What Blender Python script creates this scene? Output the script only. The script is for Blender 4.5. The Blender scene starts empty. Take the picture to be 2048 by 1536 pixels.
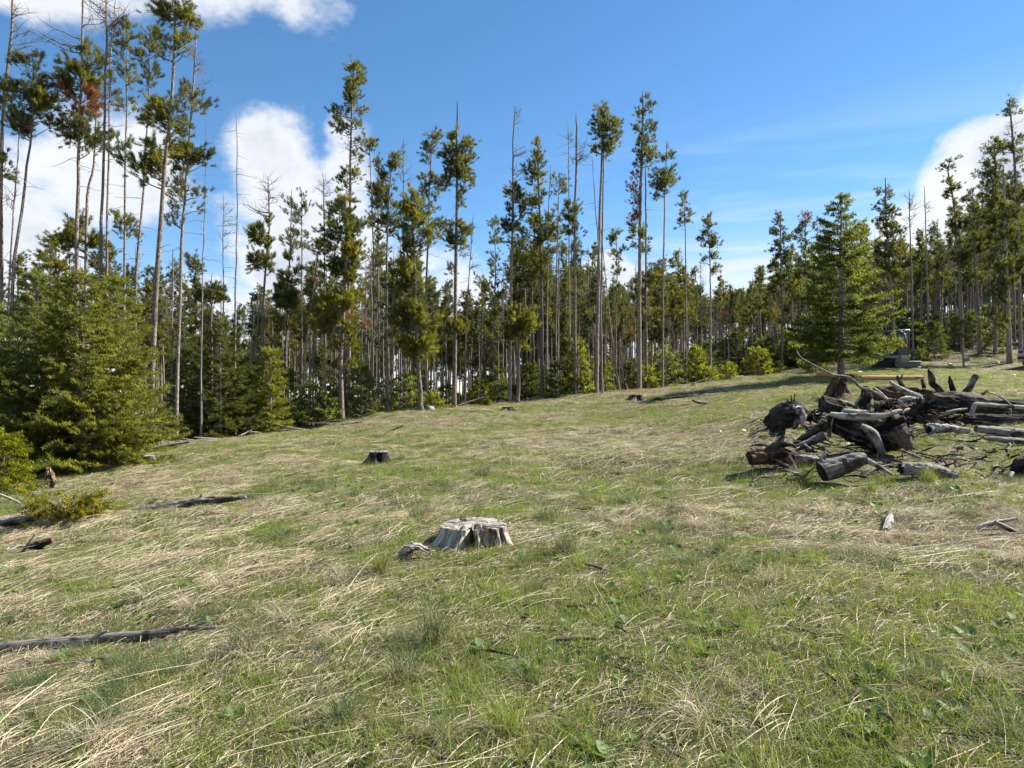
import bpy, math, random
import numpy as np
from mathutils import Vector

# ------------------------------------------------------------------ camera, light, exposure
S = bpy.context.scene
COL = S.collection
F, CX, CY, EYE = 1400.0, 1024.0, 790.0, 1.6          # focal length in photo pixels, principal column, horizon row, eye height
SUN_AZ, SUN_EL = math.radians(70), math.radians(42)

cam = bpy.data.cameras.new('camera')
cam.sensor_width = 36.0
cam.lens = 36.0 * F / 2048.0
cam.shift_y = (CY - 768.0) / 2048.0
cam.clip_start, cam.clip_end = 0.05, 6000
cam_o = bpy.data.objects.new('camera', cam)
cam_o.location = (0, 0, EYE)
cam_o.rotation_euler = (math.pi / 2, 0, 0)
COL.objects.link(cam_o)
S.camera = cam_o
S.view_settings.view_transform = 'Standard'
S.view_settings.look = 'None'
S.view_settings.gamma = 1
S.view_settings.exposure = 1.42
S.view_settings.use_curve_mapping = False
S.render.engine = 'CYCLES'
S.cycles.max_bounces = 6
S.cycles.transparent_max_bounces = 4

sun = bpy.data.lights.new('sun', 'SUN')
sun.energy, sun.angle, sun.color = 5.0, math.radians(0.5), (1.0, 0.95, 0.86)
sun_o = bpy.data.objects.new('sun', sun)
sd = Vector((math.sin(SUN_AZ) * math.cos(SUN_EL), math.cos(SUN_AZ) * math.cos(SUN_EL), math.sin(SUN_EL)))
sun_o.rotation_euler = sd.to_track_quat('Z', 'Y').to_euler()
sun_o.location = sd * 200
COL.objects.link(sun_o)


class NT:
    """small helper to write node trees"""
    def __init__(s, tree):
        s.t = tree; s.n = tree.nodes; s.l = tree.links
    def new(s, kind, **kw):
        nd = s.n.new(kind)
        for k, v in kw.items(): setattr(nd, k, v)
        return nd
    def put(s, sock, v):
        if isinstance(v, bpy.types.NodeSocket): s.l.new(v, sock)
        elif v is not None: sock.default_value = v
    def m(s, op, a, b=None, c=None, clamp=False):
        nd = s.new('ShaderNodeMath', operation=op, use_clamp=clamp)
        s.put(nd.inputs[0], a)
        if b is not None: s.put(nd.inputs[1], b)
        if c is not None: s.put(nd.inputs[2], c)
        return nd.outputs[0]
    def v(s, op, a, b=None):
        nd = s.new('ShaderNodeVectorMath', operation=op)
        s.put(nd.inputs[0], a)
        if b is not None: s.put(nd.inputs[1], b)
        return nd.outputs[0]
    def smooth(s, x, a, b, lo=0.0, hi=1.0):
        nd = s.new('ShaderNodeMapRange', interpolation_type='SMOOTHSTEP')
        s.put(nd.inputs[0], x)
        for i, q in ((1, a), (2, b), (3, lo), (4, hi)): nd.inputs[i].default_value = q
        return nd.outputs[0]
    def noise(s, vec, scale, detail=3.0, rough=0.55, dist=0.0):
        nd = s.new('ShaderNodeTexNoise')
        if vec is not None: s.put(nd.inputs['Vector'], vec)
        nd.inputs['Scale'].default_value = scale
        nd.inputs['Detail'].default_value = detail
        nd.inputs['Roughness'].default_value = rough
        nd.inputs['Distortion'].default_value = dist
        return nd.outputs[0]
    def mix(s, f, a, b, kind='MIX'):
        nd = s.new('ShaderNodeMix', data_type='RGBA', blend_type=kind)
        s.put(nd.inputs[0], f)
        for i, q in ((6, a), (7, b)):
            if isinstance(q, tuple) and len(q) == 3: q = q + (1,)
            s.put(nd.inputs[i], q)
        return nd.outputs[2]
    def attr(s, name):
        return s.new('ShaderNodeAttribute', attribute_name=name)


def build_world():
    w = bpy.data.worlds.new('World'); S.world = w; w.use_nodes = True
    t = NT(w.node_tree); bg = t.n['Background']
    sk = t.new('ShaderNodeTexSky', sky_type='NISHITA')
    sk.sun_disc = False
    sk.sun_elevation, sk.sun_rotation = SUN_EL, SUN_AZ
    sk.altitude, sk.air_density, sk.dust_density, sk.ozone_density = 1500, 1.0, 0.0, 3.0
    hs = t.new('ShaderNodeHueSaturation'); hs.inputs['Saturation'].default_value = 1.16
    hs.inputs['Hue'].default_value = 0.495
    t.put(hs.inputs['Color'], sk.outputs[0])
    d = t.v('NORMALIZE', t.new('ShaderNodeTexCoord').outputs['Generated'])
    sp = t.new('ShaderNodeSeparateXYZ'); t.put(sp.inputs[0], d)
    az = t.m('ARCTAN2', sp.outputs[0], sp.outputs[1])
    el = t.m('ARCSINE', sp.outputs[2])
    # warp of the direction for billowing edges
    big = t.noise(t.v('MULTIPLY', d, (1, 1, 1.5)), 5.0, 8.0, 0.60)
    fine = t.noise(t.v('MULTIPLY', d, (1, 1, 1.3)), 16.0, 6.0, 0.6)
    # cumulus banks: azimuth, elevation, half sizes (radians), weight
    banks = [(-0.29, 0.20, 0.12, 0.16, 1.0), (-0.32, 0.295, 0.075, 0.085, 1.0), (-0.232, 0.30, 0.05, 0.085, 0.95), (-0.40, 0.09, 0.22, 0.09, 0.85),
             (-0.55, 0.26, 0.13, 0.085, 0.8), (-0.62, 0.15, 0.14, 0.12, 0.85), (-0.75, 0.30, 0.10, 0.20, 0.8), (-0.60, 0.495, 0.20, 0.075, 0.85), (-0.42, 0.49, 0.11, 0.055, 0.75), (-0.30, 0.49, 0.07, 0.045, 0.6),
             (0.63, 0.235, 0.115, 0.09, 1.9), (0.71, 0.31, 0.10, 0.10, 2.0), (0.55, 0.18, 0.10, 0.065, 1.5), (0.47, 0.14, 0.10, 0.06, 1.3), (0.78, 0.22, 0.2, 0.14, 1.0),
             (-0.12, 0.10, 0.25, 0.11, 0.75), (0.13, 0.16, 0.055, 0.05, 0.9), (0.25, 0.09, 0.3, 0.09, 0.8), (0.53, 0.10, 0.3, 0.06, 0.8)]
    f = None
    for a, e, ra, re, wt in banks:
        q = t.m('ADD', t.m('POWER', t.m('ABSOLUTE', t.m('DIVIDE', t.m('SUBTRACT', az, a), ra)), 2.0),
                t.m('POWER', t.m('ABSOLUTE', t.m('DIVIDE', t.m('SUBTRACT', el, e), re)), 2.0))
        b = t.m('MULTIPLY', t.m('SUBTRACT', 1.0, q), wt)
        f = b if f is None else t.m('SMOOTH_MAX', f, b, 0.15)
    f = t.m('MAXIMUM', f, -1.2)
    # the same kind of scattered cumulus all round, outside the stretch of sky described above
    wide = t.noise(t.v('MULTIPLY', d, (1, 1, 1.8)), 2.2, 2.0, 0.5)
    outside = t.smooth(t.m('ABSOLUTE', az), 0.72, 1.0, 0.0, 1.0)
    gen = t.m('SUBTRACT', t.m('MULTIPLY', t.m('SUBTRACT', wide, 0.55), 7.0), t.m('MULTIPLY', t.m('SUBTRACT', 1.0, outside), 3.0))
    f = t.m('MAXIMUM', f, gen)
    shape = t.m('ADD', f, t.m('ADD', t.m('MULTIPLY', t.m('SUBTRACT', big, 0.5), 3.2), t.m('MULTIPLY', t.m('SUBTRACT', fine, 0.5), 1.1)))
    mask = t.smooth(shape, -0.12, 0.66)
    # thin veil: pale streaks low in the sky, stronger towards the right
    streak = t.noise(t.v('MULTIPLY', d, (1, 1, 7.0)), 2.6, 5.0, 0.55, 0.4)
    veil = t.m('MULTIPLY', t.smooth(el, 0.40, 0.12, 0.0, 1.0), t.smooth(streak, 0.40, 0.66))
    veil = t.m('MULTIPLY', veil, t.smooth(az, -0.05, 0.30, 0.05, 0.95))
    low = t.smooth(el, 0.27, 0.10, 0.0, 0.72)
    veil = t.m('MAXIMUM', veil, t.m('MULTIPLY', low, t.smooth(az, 0.0, 0.4, 0.15, 0.9)))
    col = t.mix(veil, hs.outputs[0], (4.6, 5.0, 5.4))
    thick = t.smooth(shape, 0.2, 1.5)
    tone = t.m('MULTIPLY', thick, t.smooth(t.noise(t.v('ADD', d, (0.0, 0.0, 0.05)), 6.0, 5.0, 0.6), 0.38, 0.66))
    cc = t.mix(tone, (5.2, 5.35, 5.5), (2.9, 3.35, 4.0))
    col = t.mix(t.m('MULTIPLY', mask, 0.95), col, cc)
    t.put(bg.inputs[0], col)
    bg.inputs[1].default_value = 0.0725
build_world()

# ------------------------------------------------------------------ numbers: noise, terrain
RNG = np.random.default_rng(11)
random.seed(4)

def _h(ix, iy, seed):
    n = (ix * 374761393 + iy * 668265263 + seed * 1442695041) & 0x7fffffff
    n = ((n ^ (n >> 13)) * 1274126177) & 0x7fffffff
    return ((n ^ (n >> 16)) & 0xffff) / 65535.0

def vnoise(x, y, seed=0):
    x = np.asarray(x, float); y = np.asarray(y, float)
    ix = np.floor(x).astype(np.int64); iy = np.floor(y).astype(np.int64)
    fx = x - ix; fy = y - iy
    fx = fx * fx * (3 - 2 * fx); fy = fy * fy * (3 - 2 * fy)
    a = _h(ix, iy, seed); b = _h(ix + 1, iy, seed); c = _h(ix, iy + 1, seed); d = _h(ix + 1, iy + 1, seed)
    return (a * (1 - fx) + b * fx) * (1 - fy) + (c * (1 - fx) + d * fx) * fy

def fbm(x, y, seed=0, o=4):
    s = 0; a = 0.5
    for i in range(o):
        s = s + a * vnoise(x * 2 ** i, y * 2 ** i, seed + i); a *= 0.5
    return s / (1 - 0.5 ** o)

# ground heights seen at (photo column, photo row, distance)
SEEN = [(0, 1536, 3.0), (1024, 1536, 2.75), (2048, 1536, 2.6), (945, 1095, 6.2), (150, 1285, 4.55), (110, 1045, 9), (100, 972, 13.5),
        (300, 920, 17), (757, 926, 12.8), (1050, 900, 15), (1300, 872, 16.5), (1690, 966, 8.8), (1720, 892, 11), (1580, 874, 12),
        (1900, 846, 14.5), (1700, 785, 19), (2000, 780, 24), (1960, 960, 9), (1680, 754, 32), (1800, 740, 40), (2040, 735, 42),
        (350, 892, 21), (450, 880, 23.5), (600, 862, 27), (690, 842, 28), (840, 823, 30), (950, 816, 33), (1050, 806, 35), (1200, 788, 37),
        (1400, 769, 40), (1600, 746, 42), (1960, 714, 45), (1400, 1150, 5.2), (1850, 1150, 5.0), (500, 1150, 5.7), (1200, 840, 24), (1500, 800, 24), (600, 1000, 9.3), (1350, 960, 9.6)]
P = [((px - CX) / F * d, d, EYE - (py - CY) / F * d) for px, py, d in SEEN]
P += [(0, 0, 0), (2, 0, .1), (-2, 0, -.12), (0, -12, -.5), (15, -10, .6), (-15, -10, -1.4), (20, 10, 1.2), (-18, 8, -1.0),
      (-22, 45, -2.6), (-50, 60, -6), (0, 70, 0.6), (25, 75, 6.0), (45, 70, 8), (60, 50, 7.5), (45, 30, 4.0), (0, 140, -1), (80, 130, 14),
      (-80, 130, -14), (140, 30, 14), (-120, 20, -12), (0, -120, -6), (100, -80, 5), (-100, -80, -12), (10, 95, 5.5)]
P = np.array(P, float)

def _tps(r2):
    return 0.5 * r2 * np.log(r2 + 1e-9)
_n = len(P)
_K = _tps(((P[:, None, :2] - P[None, :, :2]) ** 2).sum(-1)) + np.eye(_n) * 0.05
_A = np.zeros((_n + 3, _n + 3)); _A[:_n, :_n] = _K
_A[:_n, _n:] = np.c_[np.ones(_n), P[:, :2]]; _A[_n:, :_n] = _A[:_n, _n:].T
_W = np.linalg.solve(_A, np.r_[P[:, 2], 0, 0, 0])

def ground(x, y):
    x = np.atleast_1d(np.asarray(x, float)); y = np.atleast_1d(np.asarray(y, float))
    sh = x.shape; x = x.ravel(); y = y.ravel()
    r = np.hypot(x, y) + 1e-9; k = np.minimum(1, 150 / r); xs = x * k; ys = y * k
    out = np.empty(len(x))
    for i in range(0, len(x), 20000):
        a = xs[i:i + 20000]; b = ys[i:i + 20000]
        r2 = (a[:, None] - P[None, :, 0]) ** 2 + (b[:, None] - P[None, :, 1]) ** 2
        out[i:i + 20000] = _tps(r2) @ _W[:_n] + _W[_n] + _W[_n + 1] * a + _W[_n + 2] * b
    bump = (fbm(x * 1.1, y * 1.1, 3, 3) - 0.5) * 0.13 + (fbm(x * 3.1, y * 3.1, 13, 2) - 0.5) * 0.05 + (fbm(x * 0.28, y * 0.28, 9, 2) - 0.5) * 0.16
    out += bump * np.clip((r - 1.0) / 3, 0, 1) * np.clip(r / 8, .6, 1.3)
    return out.reshape(sh)

def g1(x, y): return float(ground(x, y)[0])

def at(px, py, d):
    return np.array(((px - CX) / F * d, d, EYE - (py - CY) / F * d))

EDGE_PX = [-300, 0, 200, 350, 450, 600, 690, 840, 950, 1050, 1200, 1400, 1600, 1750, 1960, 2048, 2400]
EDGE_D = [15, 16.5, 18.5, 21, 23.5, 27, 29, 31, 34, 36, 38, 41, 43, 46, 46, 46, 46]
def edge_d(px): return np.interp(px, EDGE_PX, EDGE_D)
def pcol(x, y): return CX + F * np.asarray(x) / np.maximum(np.asarray(y), 0.5)

# ------------------------------------------------------------------ mesh building
class G:
    """collects vertices, quads and triangles of one mesh, with colour and fibre coordinates per vertex"""
    def __init__(s): s.v = []; s.q = []; s.t = []; s.c = []; s.f = []; s.n = 0
    def add(s, v, quads=None, tris=None, col=None, fib=None):
        v = np.asarray(v, float).reshape(-1, 3); k = len(v)
        s.v.append(v)
        if quads is not None and len(quads): s.q.append(np.asarray(quads, np.int64).reshape(-1, 4) + s.n)
        if tris is not None and len(tris): s.t.append(np.asarray(tris, np.int64).reshape(-1, 3) + s.n)
        c = np.ones((k, 3)) if col is None else np.broadcast_to(np.asarray(col, float), (k, 3))
        s.c.append(c)
        s.f.append(np.zeros((k, 3)) if fib is None else np.asarray(fib, float).reshape(-1, 3))
        s.n += k
        return s
    def mesh(s, name, mat=None, smooth=False):
        me = bpy.data.meshes.new(name)
        v = np.concatenate(s.v) if s.v else np.zeros((0, 3))
        q = np.concatenate(s.q) if s.q else np.zeros((0, 4), np.int64)
        t = np.concatenate(s.t) if s.t else np.zeros((0, 3), np.int64)
        me.vertices.add(len(v)); me.vertices.foreach_set('co', v.astype(np.float32).ravel())
        loops = np.r_[q.ravel(), t.ravel()]
        me.loops.add(len(loops)); me.loops.foreach_set('vertex_index', loops.astype(np.int32))
        me.polygons.add(len(q) + len(t))
        st = np.r_[np.arange(len(q)) * 4, len(q) * 4 + np.arange(len(t)) * 3]
        me.polygons.foreach_set('loop_start', st.astype(np.int32))
        if smooth: me.polygons.foreach_set('use_smooth', np.ones(len(st), bool))
        me.update(calc_edges=True)
        if len(v):
            a = me.attributes.new('col', 'FLOAT_COLOR', 'POINT')
            a.data.foreach_set('color', np.c_[np.concatenate(s.c), np.ones(len(v))].astype(np.float32).ravel())
            a = me.attributes.new('fib', 'FLOAT_VECTOR', 'POINT')
            a.data.foreach_set('vector', np.concatenate(s.f).astype(np.float32).ravel())
        if mat: me.materials.append(mat)
        return me

def obj(name, g, mat, parent=None, smooth=False, loc=None):
    me = g.mesh(name, mat, smooth) if isinstance(g, G) else g
    o = bpy.data.objects.new(name, me); COL.objects.link(o)
    if parent is not None: o.parent = parent
    if loc is not None: o.location = loc
    return o

def tag(o, label=None, cat=None, group=None, kind=None):
    for k, v in (('label', label), ('category', cat), ('group', group), ('kind', kind)):
        if v: o[k] = v
    return o

def thing(name, label, cat, loc=(0, 0, 0), rz=0.0, group=None):
    o = bpy.data.objects.new(name, None); COL.objects.link(o)
    o.location = [float(q) for q in loc]; o.rotation_euler = (0, 0, rz); o.empty_display_size = 0.2
    return tag(o, label, cat, group)

def copy_tree(root, loc, rz, sc):
    r = root.copy(); COL.objects.link(r)
    r.location = loc; r.rotation_euler = (0, 0, rz); r.scale = sc
    for ch in root.children:
        c = ch.copy(); COL.objects.link(c); c.parent = r
    return r

def frames(d):
    d = d / (np.linalg.norm(d, axis=-1, keepdims=True) + 1e-9)
    ref = np.zeros_like(d); ref[..., 2] = 1
    vert = np.abs(d[..., 2]) > 0.95
    ref[vert] = (1, 0, 0)
    u = np.cross(ref, d); u /= np.linalg.norm(u, axis=-1, keepdims=True) + 1e-9
    return d, u, np.cross(d, u)

def tubes(g, paths, radii, sides=4, col=None):
    """many tubes at once: paths (N,K,3), radii (N,K)"""
    paths = np.asarray(paths, float); radii = np.asarray(radii, float)
    N, K, _ = paths.shape
    if N == 0: return
    tg = np.gradient(paths, axis=1)
    _, u, w = frames(tg)
    th = np.arange(sides) / sides * 2 * math.pi
    ring = paths[:, :, None] + radii[:, :, None, None] * (u[:, :, None] * np.cos(th)[None, None, :, None] + w[:, :, None] * np.sin(th)[None, None, :, None])
    base = (np.arange(N) * K * sides)[:, None, None] + (np.arange(K - 1) * sides)[None, :, None]
    a = base + np.arange(sides)[None, None]; b = base + (np.arange(sides) + 1)[None, None] % sides
    q = np.stack([a, b, b + sides, a + sides], -1).reshape(-1, 4)
    if col is not None and np.ndim(col) == 2: col = np.repeat(np.asarray(col), K * sides, axis=0)
    seg = np.linalg.norm(np.diff(paths, axis=1), axis=-1); s = np.concatenate([np.zeros((N, 1)), np.cumsum(seg, 1)], 1)
    fib = np.stack(np.broadcast_arrays(radii[:, :, None] * np.cos(th), radii[:, :, None] * np.sin(th), s[:, :, None]), -1)
    g.add(ring, q, None, col, fib)

def spline(pts, n):
    pts = np.asarray(pts, float)
    k = len(pts)
    if k == 2: return pts[0] + (pts[1] - pts[0]) * np.linspace(0, 1, n)[:, None]
    p = np.vstack([2 * pts[0] - pts[1], pts, 2 * pts[-1] - pts[-2]])
    u = np.linspace(0, k - 1 - 1e-6, n); i = u.astype(int); f = (u - i)[:, None]
    a, b, c, d = p[i], p[i + 1], p[i + 2], p[i + 3]
    return 0.5 * (2 * b + (c - a) * f + (2 * a - 5 * b + 4 * c - d) * f ** 2 + (3 * b - a - 3 * c + d) * f ** 3)

def limb(g, pts, rad, n=24, sides=14, rough=0.12, seed=0, caps=True, ridges=0.5, splinter=0.0):
    """one weathered limb: a tube with fibre ridges, lumps and uneven ends"""
    p = spline(pts, n); r = np.interp(np.linspace(0, len(rad) - 1, n), np.arange(len(rad)), rad)
    tg = np.gradient(p, axis=0); _, u, w = frames(tg)
    for i in range(1, n):                                     # keep the frame from twisting
        a = u[i - 1] - tg[i] * np.dot(u[i - 1], tg[i]) / np.dot(tg[i], tg[i])
        u[i] = a / (np.linalg.norm(a) + 1e-9); w[i] = np.cross(tg[i] / np.linalg.norm(tg[i]), u[i])
    th = np.arange(sides) / sides * 2 * math.pi
    s = np.r_[0, np.cumsum(np.linalg.norm(np.diff(p, axis=0), axis=1))]
    rm = max(r.mean(), 1e-3)
    T, SS = np.meshgrid(th, s)
    cx, sx = np.cos(T), np.sin(T)
    lump = fbm(cx * 1.3 + SS / rm * .35 + seed * 7.1, sx * 1.3 + seed * 3.3, seed, 3) - .5
    ridge = fbm(cx * 4 + 9 + seed, sx * 4 + SS / rm * .12, seed + 5, 3) - .5
    knobs = fbm(cx * 2.2 + SS / rm * 1.3 + 31 + seed, sx * 2.2 + SS / rm * .9, seed + 11, 4) - .5
    flut = np.abs(fbm(cx * 7 + 3 + seed, sx * 7 + SS / rm * .05, seed + 17, 2) - .5)
    R = r[:, None] * (1 + rough * 2.2 * lump + rough * 2.6 * ridges * ridge + rough * 1.8 * knobs - rough * 3.0 * ridges * np.clip(.10 - flut, 0, 1) * 4)
    V = p[:, None] + R[..., None] * (u[:, None] * cx[..., None] + w[:, None] * sx[..., None])
    if splinter:                                              # ragged ends
        tt = tg / np.linalg.norm(tg, axis=1, keepdims=True)
        V[-1] += tt[-1] * ((np.random.default_rng(seed).random(sides) - .3) * splinter)[:, None]
        V[0] -= tt[0] * ((np.random.default_rng(seed + 1).random(sides) - .3) * splinter)[:, None]
    a = (np.arange(n - 1) * sides)[:, None] + np.arange(sides); b = (np.arange(n - 1) * sides)[:, None] + (np.arange(sides) + 1) % sides
    q = np.stack([a, b, b + sides, a + sides], -1).reshape(-1, 4)
    fib = np.stack([R * cx, R * sx, SS], -1)
    g.add(V, q, None, None, fib)
    if caps:
        for i, fl in ((0, True), (n - 1, False)):
            c = V[i].mean(0); t = [((k + 1) % sides, k, sides) if fl else (k, (k + 1) % sides, sides) for k in range(sides)]
            g.add(np.vstack([V[i], c]), None, t, None, np.zeros((sides + 1, 3)) + np.array((0, 0, s[i])))
    return V

def box(g, c, size, rot=None, col=None, taper=None):
    x, y, z = np.asarray(size) / 2
    v = np.array([(a * x, b * y, e * z) for e in (-1, 1) for b in (-1, 1) for a in (-1, 1)])
    if taper is not None: v[4:, 0] *= taper[0]; v[4:, 1] *= taper[1]
    if rot is not None: v = v @ np.array(rot).T
    g.add(v + np.asarray(c), [(0, 2, 3, 1), (4, 5, 7, 6), (0, 1, 5, 4), (2, 6, 7, 3), (0, 4, 6, 2), (1, 3, 7, 5)], None, col)

def bevel(o, w=0.03, seg=2):
    m = o.modifiers.new('edge', 'BEVEL'); m.width = w; m.segments = seg; m.limit_method = 'ANGLE'
    return o

# ------------------------------------------------------------------ materials
def new_mat(name):
    m = bpy.data.materials.new(name); m.use_nodes = True
    return m, NT(m.node_tree), m.node_tree.nodes['Principled BSDF']

def bump(t, b, h, strength=0.5, dist=0.01):
    nd = t.new('ShaderNodeBump'); nd.inputs['Strength'].default_value = strength; nd.inputs['Distance'].default_value = dist
    t.put(nd.inputs['Height'], h); t.put(b.inputs['Normal'], nd.outputs[0])

def leaf_mat(name, trans=0.4, rough=0.6, gloss=0.25):
    m, t, b = new_mat(name)
    c = t.attr('col').outputs['Color']
    inf = t.new('ShaderNodeObjectInfo')
    v = t.m('ADD', 0.84, t.m('MULTIPLY', inf.outputs['Random'], 0.32))
    hs = t.new('ShaderNodeHueSaturation'); t.put(hs.inputs['Color'], c); t.put(hs.inputs['Value'], v)
    t.put(b.inputs['Base Color'], hs.outputs[0]); b.inputs['Roughness'].default_value = rough
    b.inputs['Specular IOR Level'].default_value = gloss
    tr = t.new('ShaderNodeBsdfTranslucent')
    t.put(tr.inputs[0], t.mix(1.0, hs.outputs[0], (1.25, 1.2, 0.75), 'MULTIPLY'))
    mx = t.new('ShaderNodeMixShader'); mx.inputs[0].default_value = trans
    t.l.new(b.outputs[0], mx.inputs[1]); t.l.new(tr.outputs[0], mx.inputs[2])
    t.l.new(mx.outputs[0], t.n['Material Output'].inputs[0])
    return m

def wood_mat(name, light, mid, dark, patch=(0.45, 0.62), pscale=3.0, grain=60.0, along=2.2, contrast=(0.32, 0.68), bstr=0.6, rough=0.85):
    """wood with grain running along the limb and blotches of a second colour"""
    m, t, b = new_mat(name)
    f = t.attr('fib').outputs['Vector']; oc = t.new('ShaderNodeTexCoord').outputs['Object']
    g1_ = t.noise(t.v('MULTIPLY', f, (grain, grain, along)), 1.0, 4.0, 0.6, 0.3)
    g2_ = t.noise(t.v('MULTIPLY', f, (grain * 2.6, grain * 2.6, along * 2.5)), 1.0, 3.0, 0.6)
    p = t.noise(t.v('ADD', t.v('MULTIPLY', oc, (pscale,) * 3), t.v('MULTIPLY', f, (2.0, 2.0, 0.0))), 1.0, 4.0, 0.6)
    c = t.mix(t.smooth(g1_, *contrast), mid, light)
    c = t.mix(t.smooth(p, *patch), c, dark)
    c = t.mix(t.smooth(g2_, 0.33, 0.45, 0.85, 0.0), c, tuple(q * 0.25 for q in dark))
    t.put(b.inputs['Base Color'], c); b.inputs['Roughness'].default_value = rough; b.inputs['Specular IOR Level'].default_value = 0.2
    bump(t, b, t.m('ADD', g1_, t.m('MULTIPLY', g2_, 0.6)), bstr, 0.03)
    return m

def bark_mat(name, light, dark, scale=1.0):
    m, t, b = new_mat(name)
    f = t.attr('fib').outputs['Vector']
    vo = t.new('ShaderNodeTexVoronoi'); vo.inputs['Scale'].default_value = 1.0
    t.put(vo.inputs['Vector'], t.v('MULTIPLY', f, (26 * scale, 26 * scale, 11 * scale)))
    n = t.noise(t.v('MULTIPLY', f, (30 * scale, 30 * scale, 7 * scale)), 1.0, 4.0, 0.65)
    big = t.noise(t.v('MULTIPLY', f, (6, 6, 0.7)), 1.0, 3.0, 0.6)
    h = t.m('ADD', t.m('MULTIPLY', vo.outputs['Distance'], 0.6), n)
    c = t.mix(t.smooth(h, 0.45, 1.0), light, dark)
    c = t.mix(t.smooth(big, 0.38, 0.68, 0.0, 0.55), c, tuple(q * 0.75 for q in dark))
    inf = t.new('ShaderNodeObjectInfo')
    hs = t.new('ShaderNodeHueSaturation'); t.put(hs.inputs['Color'], c); t.put(hs.inputs['Value'], t.m('ADD', 0.75, t.m('MULTIPLY', inf.outputs['Random'], 0.5)))
    t.put(b.inputs['Base Color'], hs.outputs[0]); b.inputs['Roughness'].default_value = 0.9; b.inputs['Specular IOR Level'].default_value = 0.15
    bump(t, b, t.m('MULTIPLY', h, -1.0), 0.8, 0.02)
    return m

def plain(name, col, rough=0.5, metal=0.0, var=0.15, scale=6.0, spec=0.4):
    m, t, b = new_mat(name)
    n = t.noise(t.new('ShaderNodeTexCoord').outputs['Object'], scale, 4.0, 0.6)
    c = t.mix(t.smooth(n, 0.3, 0.7), tuple(q * (1 - var) for q in col), tuple(min(1, q * (1 + var)) for q in col))
    t.put(b.inputs['Base Color'], c); b.inputs['Roughness'].default_value = rough; b.inputs['Metallic'].default_value = metal
    b.inputs['Specular IOR Level'].default_value = spec
    return m

M = dict(
    needle=leaf_mat('pine_needles', 0.55, 0.5, 0.3),
    fir=leaf_mat('fir_needles', 0.58, 0.5, 0.3),
    grass=leaf_mat('grass_blades', 0.42, 0.55, 0.3),
    straw=leaf_mat('dry_straw', 0.22, 0.6, 0.25),
    bark=bark_mat('pine_bark', (0.40, 0.325, 0.27), (0.14, 0.112, 0.094)),
    snag=wood_mat('grey_snag_wood', (0.30, 0.27, 0.245), (0.17, 0.15, 0.135), (0.10, 0.085, 0.075), (0.5, 0.7), 1.5, 30, 1.5),
    twig=plain('dead_twigs', (0.17, 0.145, 0.125), 0.9, var=0.3, spec=0.1),
    silver=wood_mat('silvered_wood', (0.46, 0.43, 0.39), (0.21, 0.19, 0.17), (0.06, 0.05, 0.043), (0.50, 0.64), 3.5, 60, 2.0),
    grey=wood_mat('weathered_grey_wood', (0.30, 0.275, 0.25), (0.125, 0.11, 0.098), (0.035, 0.03, 0.026), (0.46, 0.62), 3.0, 60, 2.0),
    stumpwood=wood_mat('old_stump_wood', (0.52, 0.47, 0.40), (0.23, 0.20, 0.165), (0.075, 0.05, 0.038), (0.52, 0.66), 4.0, 34, 1.6, (0.40, 0.60), 1.0),
    char_shade=wood_mat('charred_or_shaded_wood', (0.075, 0.065, 0.06), (0.022, 0.019, 0.018), (0.008, 0.007, 0.007), (0.45, 0.6), 4.0, 45, 4.0, bstr=1.0),  # burnt wood; also paints the shade on left-facing log ends
    ash=wood_mat('charred_wood_with_ash', (0.20, 0.18, 0.165), (0.045, 0.038, 0.034), (0.012, 0.01, 0.01), (0.40, 0.52), 5.0, 40, 3.0, bstr=1.0),
    rot=wood_mat('red_rotten_wood', (0.19, 0.11, 0.07), (0.085, 0.042, 0.028), (0.02, 0.014, 0.012), (0.46, 0.62), 5.0, 50, 2.5, bstr=1.0),
    brown=wood_mat('brown_old_log', (0.17, 0.13, 0.105), (0.07, 0.052, 0.042), (0.018, 0.014, 0.013), (0.42, 0.58), 3.0, 45, 2.0, bstr=0.9),
    stub=wood_mat('broken_stub_wood', (0.44, 0.33, 0.24), (0.22, 0.15, 0.10), (0.06, 0.045, 0.038), (0.44, 0.58), 8.0, 40, 2.5, bstr=1.0),
    fresh=wood_mat('peeled_orange_wood', (0.55, 0.34, 0.17), (0.36, 0.19, 0.085), (0.16, 0.08, 0.04), (0.55, 0.75), 2.0, 30, 0.8),
    chip=plain('pale_wood_chip', (0.62, 0.53, 0.42), 0.8, var=0.25, scale=20, spec=0.15),
    rock=plain('grey_rock', (0.24, 0.235, 0.225), 0.9, var=0.45, scale=5, spec=0.15),
    paint=plain('dark_grey_paint', (0.07, 0.072, 0.075), 0.45, var=0.2),
    ltpaint=plain('light_grey_paint', (0.20, 0.205, 0.21), 0.4, var=0.12),
    steel=plain('worn_steel', (0.25, 0.24, 0.23), 0.45, 0.7, 0.3),
    rubber=plain('black_rubber', (0.02, 0.02, 0.02), 0.85, var=0.3),
    silverpaint=plain('silver_car_paint', (0.45, 0.47, 0.49), 0.28, 0.5, 0.05),
    navy=plain('dark_trim', (0.02, 0.025, 0.035), 0.35, 0.0, 0.1),
    lamp=plain('red_lamp_lens', (0.25, 0.02, 0.02), 0.2, 0.0, 0.1),
)
def glass_mat():
    m, t, b = new_mat('tinted_glass')
    b.inputs['Base Color'].default_value = (0.03, 0.05, 0.05, 1); b.inputs['Roughness'].default_value = 0.05
    b.inputs['Specular IOR Level'].default_value = 0.8; b.inputs['Coat Weight'].default_value = 0.5
    return m
M['glass'] = glass_mat()

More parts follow.
